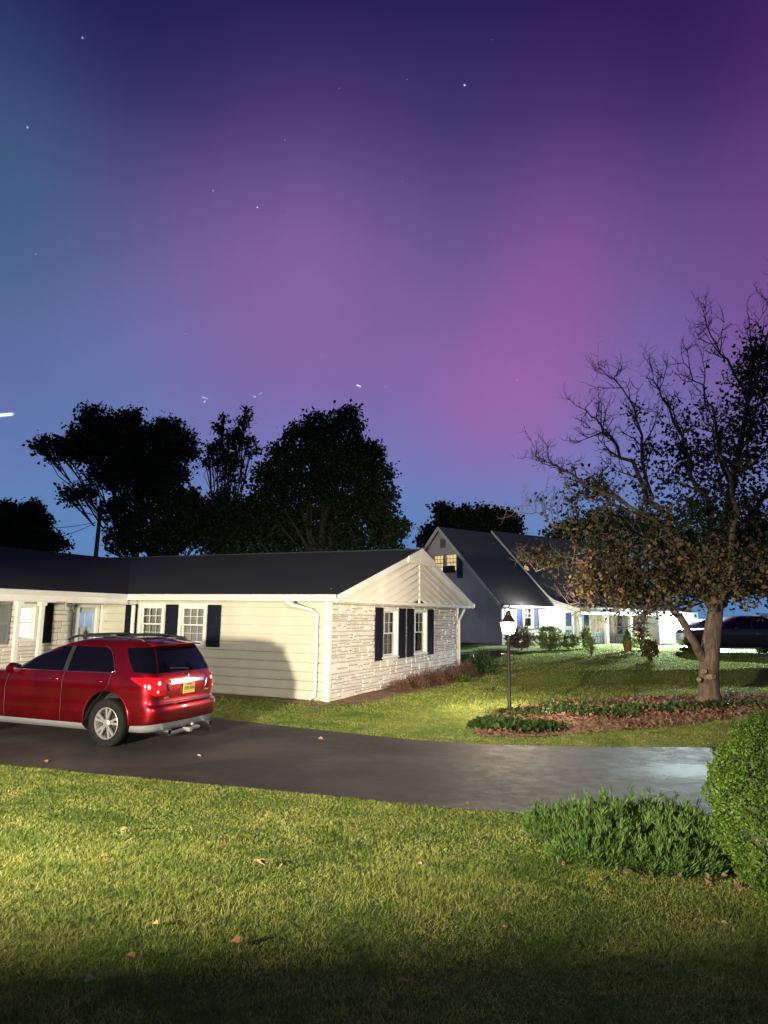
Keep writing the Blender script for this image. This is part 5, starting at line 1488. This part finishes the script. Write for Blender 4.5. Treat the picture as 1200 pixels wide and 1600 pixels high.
# porch chair and table
def metal_chair(px, label):
    p = hF(px, 1000, -1.2); w = fworld(p.x, -1.2, .02)
    root = empty('porch_chair', w, FYAW+2.6, label, 'chair', 'chairs on the far porch')
    m = MB(); m.lathe([(.001, .43), (.24, .43), (.24, .45), (.001, .46)], 16); m.build('seat', M_black, root)
    m = MB(); m.tube([(-.22, .2, .45), (-.22, .24, .75), (-.1, .27, .92), (.1, .27, .92), (.22, .24, .75), (.22, .2, .45)], .015, 6)
    for x in (-.11, 0, .11): m.tube([(x, .21, .45), (x, .26, .9)], .008, 5)
    m.build('backrest', M_black, root)
    for sx in (1, -1):
        for sy in (1, -1): m = MB(); m.tube([(sx*.16, sy*.16, .44), (sx*.22, sy*.22, 0)], .014, 6); m.build('leg', M_black, root)
    return root
metal_chair(936, 'dark metal chair on the far porch just right of the first post')
metal_chair(968, 'dark metal chair on the far porch right of the middle post')

# ------------------------------------------------------------------ vehicles by the far garage
PICK = [(.34, -1.0, 4.3, .82, .1, .3), (.45, -1.12, 4.4, .93, .14, .4), (.6, -1.14, 4.42, .96, .14, .4), (.95, -1.12, 4.40, .97, .14, .4), (1.12, -1.1, 4.25, .95, .14, .4), (1.2, -.1, 2.9, .93, .12, .35), (1.26, .0, 2.8, .91, .12, .3), (1.55, .12, 2.4, .84, .14, .3), (1.76, .35, 2.0, .76, .14, .25), (1.83, .55, 1.75, .65, .14, .2), (1.85, .9, 1.4, .3, .1, .1)]
VAN = [(.3, -.9, 3.8, .8, .1, .3), (.42, -.98, 3.95, .94, .12, .4), (.6, -1.0, 4.0, .96, .12, .4), (1.0, -1.0, 3.9, .96, .12, .4), (1.15, -.99, 3.3, .94, .12, .4), (1.5, -.95, 2.8, .88, .12, .3), (1.85, -.9, 2.4, .80, .12, .3), (1.97, -.8, 2.2, .7, .12, .2), (2.0, -.5, 1.9, .4, .1, .1)]
def far_car(name, label, cat, px, py, yaw, shape, paint, wb, windows, rail=False):
    q = gpt(px, py); root = empty(name, (q.x, q.y, q.z), yaw, label, cat)
    s = CarShape(shape); W = max(l[3] for l in shape)
    car_body(s, paint, root, (0, wb), .44, W)
    for wx in (0, wb):
        for sg in (1, -1): make_wheel(root, wx, sg*(W-.12), .38, .23, sg)
    for sg in (1, -1):
        for b, t in windows:
            m = MB(); s.patch(m, b, t, .006, sg, 10, 6, x_mode=True); m.build('side_window', M_glass, root, smooth=True)
        m = MB(); p = s.pt(s.ux(wb*.62, 1.2), 1.2); m.box(wb*.62-.08, wb*.62+.08, min(p.y*sg, (p.y+.2)*sg), max(p.y*sg, (p.y+.2)*sg), 1.12, 1.3); m.build('wing_mirror', paint, root, bevel=.03)
        m = MB(); s.patch(m, [(.83, .78), (.9, .78)], [(.83, .95), (.9, .95)], .01, sg, 6, 4); m.build('headlight', M_lens, root)
        m = MB(); s.patch(m, [(.09, .85), (.16, .85)], [(.09, 1.05), (.16, 1.05)], .01, sg, 6, 4); m.build('tail_lamp', M_taillight, root)
        m = MB(); p = s.pt(s.ux(wb*.3, .98), .98); m.box(wb*.3-.1, wb*.3+.1, min(p.y*sg, (p.y+.03)*sg), max(p.y*sg, (p.y+.03)*sg), .97, 1.0); m.build('door_handle', M_chrome, root)
    if rail:
        m = MB()
        for sg in (1, -1): m.tube([(-.6, .6*sg, 1.95), (-.5, .6*sg, 2.06), (1.6, .6*sg, 2.06), (1.8, .6*sg, 1.98)], .02, 6)
        m.build('roof_rail', M_carwhite, root)
    return root
far_car('parked_pickup', 'dark pickup truck parked broadside behind the half-bare tree', 'pickup truck', 1205, 1022, R(176), PICK, M_carblack, 3.3,
        [([(.2, 1.24), (1.2, 1.22)], [(.42, 1.7), (1.2, 1.72)]), ([(1.28, 1.22), (2.5, 1.22)], [(1.28, 1.72), (1.75, 1.70), (2.3, 1.4)])])
far_car('white_van', 'white van with roof rails parked behind the dark pickup', 'van', 1240, 1012, R(178), VAN, M_carwhite, 3.0,
        [([(-.7, 1.2), (.4, 1.2)], [(-.65, 1.75), (.4, 1.78)]), ([(.5, 1.2), (1.4, 1.2)], [(.5, 1.78), (1.4, 1.78)]), ([(1.5, 1.2), (2.6, 1.2)], [(1.5, 1.78), (2.1, 1.70), (2.5, 1.5)])], True)
far_car('blue_car', 'dark blue car half hidden between the lit garage and the tree trunk', 'car', 1103, 1010, R(8), SUV, M_carblue, 2.86,
        [([(-.06, 1.15), (.92, 1.125)], [(.12, 1.48), (.92, 1.503)]), ([(.99, 1.125), (2.02, 1.115)], [(.99, 1.50), (1.55, 1.40), (1.98, 1.165)])])
# pale drive in front of the pickup
pd = [ground(px, py) for px, py in ((1085, 1019), (1125, 1021), (1200, 1027), (1290, 1032), (1400, 1022), (1400, 1000), (1250, 998), (1050, 1008))]
poly_sheet('concrete_apron', pd, mk_noisy('pale concrete', (.35, .35, .34), (.45, .45, .43), 2, .8, .1, .003, 30, kind='Object'), .02, .3)

# ------------------------------------------------------------------ beds
def hW(a, b): return HM @ Vector((a, b, 0))
bedp = [hW(-4.2, -.02), hW(-4.2, -.42), hW(-1.5, -.5), hW(0.2, -.62), hW(.75, .3), hW(.95, 2.2), hW(1.25, 4.2), hW(1.3, 6.5), hW(1.2, WD+.6), hW(-.0, WD+.6), hW(-.05, -.02)]
poly_sheet('soil_bed', bedp, M_soil, .014, .12)
def scatter_poly(poly_px, n):
    W_ = [ground(px, py) for px, py in poly_px]; P = [(p.x, p.y) for p in W_]
    x0, x1 = min(p[0] for p in P), max(p[0] for p in P); y0, y1 = min(p[1] for p in P), max(p[1] for p in P)
    x = g.uniform(x0, x1, n*4); y = g.uniform(y0, y1, n*4); k = in_poly(x, y, P)
    return x[k][:n], y[k][:n]
LEAFBED = [(738, 1142), (760, 1122), (800, 1108), (860, 1100), (910, 1094), (1000, 1090), (1100, 1088), (1190, 1086), (1290, 1090), (1290, 1118), (1180, 1120), (1100, 1130), (1020, 1138), (940, 1144), (870, 1149), (800, 1152), (750, 1151)]
LBW = [(p.x, p.y) for p in (ground(a, b) for a, b in LEAFBED)]
poly_sheet('mulch_bed', [ground(a, b) for a, b in LEAFBED], M_soil, .012, .15)
x, y = scatter_poly(LEAFBED, 7000)
P = np.stack([x, y, zg_np(x, y)+.02+.03*g.random(len(x))], 1)
# flat-lying litter
def litter(name, P, size, mat, label):
    o = leaf_cloud(name, P*1.0, size, mat, None, 1.4, fold=.3); tag(o, label, 'leaves', None, 'stuff'); return o
litter('leaf_litter', P, .07, M_dryleaf, 'brown fallen leaves covering the bed between lamp post and tree')
ivp = []
for cx, cy, rx, ry, hh, n in ((775, 1136, .55, .35, .17, 1300), (812, 1140, .6, .3, .16, 1300), (848, 1140, .45, .25, .12, 900), (950, 1118, .8, .25, .10, 900), (1010, 1112, .8, .2, .10, 700), (1085, 1108, .9, .25, .10, 700), (1140, 1104, 1.0, .25, .1, 600), (880, 1112, .8, .3, .08, 700), (920, 1104, 1.2, .3, .06, 500), (820, 1116, .6, .3, .08, 400)):
    q = ground(cx, cy); a = g.random(n)*6.28; rr = np.sqrt(g.random(n)); xx, yy = q.x+rx*rr*np.cos(a), q.y+ry*rr*np.sin(a)
    ivp.append(np.stack([xx, yy, zg_np(xx, yy)+.02+hh*(1-rr**2)*(.3+.7*g.random(n))], 1))
o = leaf_cloud('ivy_cover', np.concatenate(ivp), .075, M_ivy, None, 1.2, up=.3); tag(o, 'dark green ivy patches in the bed round the lamp post', 'ivy', None, 'stuff')
# bed at the foot of the juniper
x, y = scatter_poly([(835, 1300), (860, 1345), (900, 1372), (1000, 1388), (1120, 1392), (1290, 1400), (1290, 1310), (1100, 1290), (960, 1290)], 1700)
P = np.stack([x, y, zg_np(x, y)+.03+.02*g.random(len(x))], 1)
litter('leaf_litter', P[:420], .045, M_dryleaf, 'scattered brown leaves under the juniper and round bush')
poly_sheet('mulch_bed', [ground(a, b) for a, b in ((850, 1300), (868, 1322), (905, 1345), (1000, 1358), (1120, 1362), (1290, 1380), (1290, 1290), (1100, 1275), (960, 1280), (870, 1283))], M_soil, .012, .12)
# dried plants by the stone wall
def dry_bush(a, b, w, h, label, mat=None, name='dried_bush', n=2200, leaf=.05):
    q = hW(a, b); z = zg(q.x, q.y); root = empty(name, (q.x, q.y, z), 0, label, 'shrub')
    d = g.normal(size=(n, 3)); d[:, 2] = np.abs(d[:, 2]); d /= np.linalg.norm(d, axis=1)[:, None]
    P = d*(g.random(n)**.5)[:, None]*np.array([w, w, h]); leaf_cloud('twiggy_growth', P, leaf, mat or M_drybush, root, 4, up=.55)
    m = MB()
    for k in range(26):
        a_ = k*2.4; e = (w*.8*math.cos(a_)*rd.random(), w*.8*math.sin(a_)*rd.random(), h*rd.uniform(.6, 1)); m.tube([(0, 0, -.03), (e[0]*.4, e[1]*.4, e[2]*.6), e], [.006, .004, .002], 4)
    m.build('stem', M_twig, root); return root
dry_bush(.55, 2.9, .36, .30, 'smallest brown dried bush, first along the stone wall', n=1600)
dry_bush(.6, 3.9, .42, .38, 'brown dried bush second along the stone wall')
dry_bush(.62, 5.1, .5, .44, 'brown dried bush under the second gable window')
dry_bush(.65, 6.4, .52, .48, 'brown dried bush third along the stone wall')
dry_bush(.7, 7.7, .55, .52, 'last brown dried bush before the wall corner')
dry_bush(.95, 9.0, .6, .75, 'dark green leafy plant at the far corner of the stone wall', M_ivy, 'leafy_plant', 1200, .13)
dry_bush(1.25, 6.2, .25, .22, 'small bright green fern in front of the brown bushes', M_box, 'small_fern', 500, .09)

# ------------------------------------------------------------------ lawn grass
def scatter_grass():
    B = []
    def region(x0, x1, y0, y1, dens, h, w, keep=None):
        n = int((x1-x0)*(y1-y0)*dens); x = g.uniform(x0, x1, n); y = g.uniform(y0, y1, n)
        k = (np.abs(x) < y*.62+1.0) & ~in_poly(x+g.normal(size=n)*.035, y+g.normal(size=n)*.035)
        if keep is not None: k &= keep(x, y)
        x, y = x[k], y[k]
        HLx = (x-KX)*math.cos(YAW)+(y-KY)*math.sin(YAW); HLy = -(x-KX)*math.sin(YAW)+(y-KY)*math.cos(YAW)
        k = ~((HLx < .12) & (HLy > -.12)) & ~((HLx > .1) & (HLx < .75+.06*HLy) & (HLy > 0) & (HLy < WD) & (g.random(len(x)) < .93)) & ~(HLx < XIN-.3)
        k &= ~(in_poly(x, y, LBW) & (g.random(len(x)) < .9))
        x, y = x[k], y[k]
        pat = .5+.5*np.sin(x*2.1+1.3*np.sin(y*1.7))*np.sin(y*2.6+1.1*np.sin(x*1.3))
        B.append((x, y, h*(.6+.5*pat)*g.uniform(.55, 1.25, len(x)), np.full(len(x), w)))
    region(-4, 4, 2.4, 4.2, 9500, .034, .0034)
    region(-5, 5, 4.2, 6.2, 6500, .032, .0042)
    region(-9, 6, 6.2, 10.6, 3400, .030, .0058)
    region(-6, 13, 11.0, 15.5, 1500, .034, .010)
    region(-5, 17, 15.5, 22, 420, .05, .018)
    region(-3, 26, 22, 30, 200, .055, .028)
    region(0, 32, 30, 42, 100, .06, .04, lambda x, y: y < FY+1)
    x, y, h, w = (np.concatenate([b[i] for b in B]) for i in range(4))
    N = len(x); a = g.random(N)*6.28; c, s = np.cos(a), np.sin(a)
    z = zg_np(x, y); lean = g.normal(size=(N, 2))*.8*h[:, None] + np.array([.10, .0])*h[:, None]
    P = np.stack([x, y, z-.004], 1); W = np.stack([c, s, np.zeros(N)], 1)*w[:, None]*.5
    Mx = P+np.stack([lean[:, 0]*.35, lean[:, 1]*.35, h*.6], 1); T = P+np.stack([lean[:, 0], lean[:, 1], h*.93], 1)
    V = np.stack([P-W, P+W, Mx+W*.8, T, Mx-W*.8], 1).reshape(-1, 3); i = np.arange(N)[:, None]*5
    F = np.concatenate([i+np.array([0, 1, 2]), i+np.array([0, 2, 4]), i+np.array([4, 2, 3])], 0)
    o = np_mesh('lawn_grass', V, F, M_grass); tag(o, 'short green lawn grass on both sides of the drive', 'grass', None, 'stuff')
    print('blades', N)
scatter_grass()

# ------------------------------------------------------------------ loose leaves one can count
LEAVES = [(22, 1248, 'dark curled leaf near the left edge of the near lawn', .05, 0), (194, 1303, 'pale curled leaf on the upper left of the near lawn', .07, 1), (163, 1346, 'small dark leaf scrap left of centre on the near lawn', .045, 0),
 (346, 1330, 'brown leaf with a long shadow, left of the pale pair', .06, 0), (407, 1357, 'larger pale leaf of the pair in mid lawn', .08, 1), (436, 1361, 'smaller pale leaf of the pair in mid lawn', .06, 1), (316, 1385, 'small tan leaf below the pale pair', .04, 1),
 (243, 1453, 'tiny tan leaf where the lawn grows dark', .04, 1), (367, 1486, 'round crumpled brown leaf on the dark part of the lawn', .085, 0), (203, 1507, 'dark folded leaf low on the left lawn', .06, 0), (139, 1544, 'orange folded leaf near the bottom left', .06, 1),
 (490, 1323, 'brown leaf in the darker patch at mid lawn', .06, 1), (552, 1302, 'thin brown leaf near the drive edge', .05, 0), (656, 1357, 'small tan leaf right of mid lawn', .035, 1), (790, 1457, 'tiny pale leaf between the light and dark grass', .03, 1),
 (629, 1546, 'pale leaf lying at the bottom centre of the lawn', .05, 1), (684, 1556, 'tan leaf right of the bottom centre one', .05, 1), (600, 1588, 'leaf cut by the bottom edge of the lawn', .05, 1), (1132, 1451, 'orange leaf on the dark grass under the round bush', .04, 1),
 (1042, 1528, 'orange leaf on the dark lower right lawn', .04, 1), (1156, 1399, 'white scrap of leaf beside the round bush', .03, 1),
 (501, 1157, 'pale leaf on the drive behind the red car', .09, 1), (311, 1183, 'pale leaf on the asphalt near its middle', .06, 1), (71, 1192, 'pale leaf on the asphalt near the left edge', .06, 1), (730, 1258, 'tiny leaf on the drive by the near lawn edge', .04, 0),
 (800, 1160, 'tan leaf on the strip of grass below the ivy', .09, 1), (1010, 1150, 'brown leaf on the grass strip below the leaf bed', .1, 1), (822, 1153, 'brown leaf at the lower edge of the ivy', .09, 0)]
M_pale = mk_noisy('pale dry leaf', (.24, .14, .07), (.52, .38, .22), 30, .8, .2, .002, 80)
M_dk = mk_noisy('brown dry leaf', (.16, .075, .025), (.25, .12, .04), 30, .8, .2, .002, 80)
for px, py, lab, sz, pale in LEAVES:
    q = ground(px, py); m = MB(); rr = rd.random()*6.28
    out = [(0, -.5), (.20, -.42), (.34, -.30), (.36, -.1), (.42, .08), (.30, .24), (.16, .42), (0, .58), (-.14, .44), (-.28, .22), (-.36, .10), (-.34, -.1), (-.30, -.30), (-.18, -.44)]
    vs = [(0, 0, sz*.10)]
    for a, b in out:
        x_, y_ = a*sz, b*sz; vs.append((x_, y_, sz*(1.5*(abs(a))**1.3+.5*b*b)+rd.uniform(0, .06)*sz))
    vs += [(v[0], v[1], v[2]-.0015) for v in vs]; n = len(out)
    fs = [(0, i+1, (i+1) % n+1) for i in range(n)]; fs += [(n+1, n+1+(i+1) % n+1, n+1+i+1) for i in range(n)]
    fs += [(i+1, n+2+i, n+2+(i+1) % n, (i+1) % n+1) for i in range(n)]
    m.add(vs, fs); m.tube([(0, -.5*sz, sz*.1), (.1*sz, -.85*sz, sz*.22)], sz*.02, 4)
    o = m.build('fallen_leaf', M_pale if pale else M_dk)
    on_drive = bool(in_poly(np.array(q.x), np.array(q.y)))
    o.location = (q.x, q.y, zg(q.x, q.y)+(.012 if on_drive else .028)); o.rotation_euler = (rd.uniform(-.4, .4), rd.uniform(-.4, .4), rr)
    tag(o, lab, 'leaf', 'leaves fallen on the lawn and drive')

# ------------------------------------------------------------------ clipped hedge shape added out of view left of the camera to shade the near lawn
hx0, hx1, hy, hh = -6.2, -1.9, 1.2, 1.44
hz = zg(-4, 1.2)
blocker = empty('light_blocker', (-4.0, hy, hz), R(5), 'clipped hedge shape added left of the camera to shade the near lawn', 'blocker')
m = MB(); m.box(hx0+4+.06, hx1+4-.06, -.24, .24, 0, hh-hz-.05); m.build('dark_core', MATS['dark bush core'], blocker)  # solid core so that no light leaks through
n = 26000; P = np.stack([g.uniform(hx0+4, hx1+4, n), g.choice([-1, 1], n)*(.27+.03*g.normal(size=n)), g.uniform(0, hh-hz, n)], 1)
k = g.random(n) < .3; P[k, 1] = g.uniform(-.28, .28, k.sum()); P[k, 2] = hh-hz-.03+.03*g.normal(size=k.sum())
leaf_cloud('foliage', P, .04, M_box, blocker, 1.6)
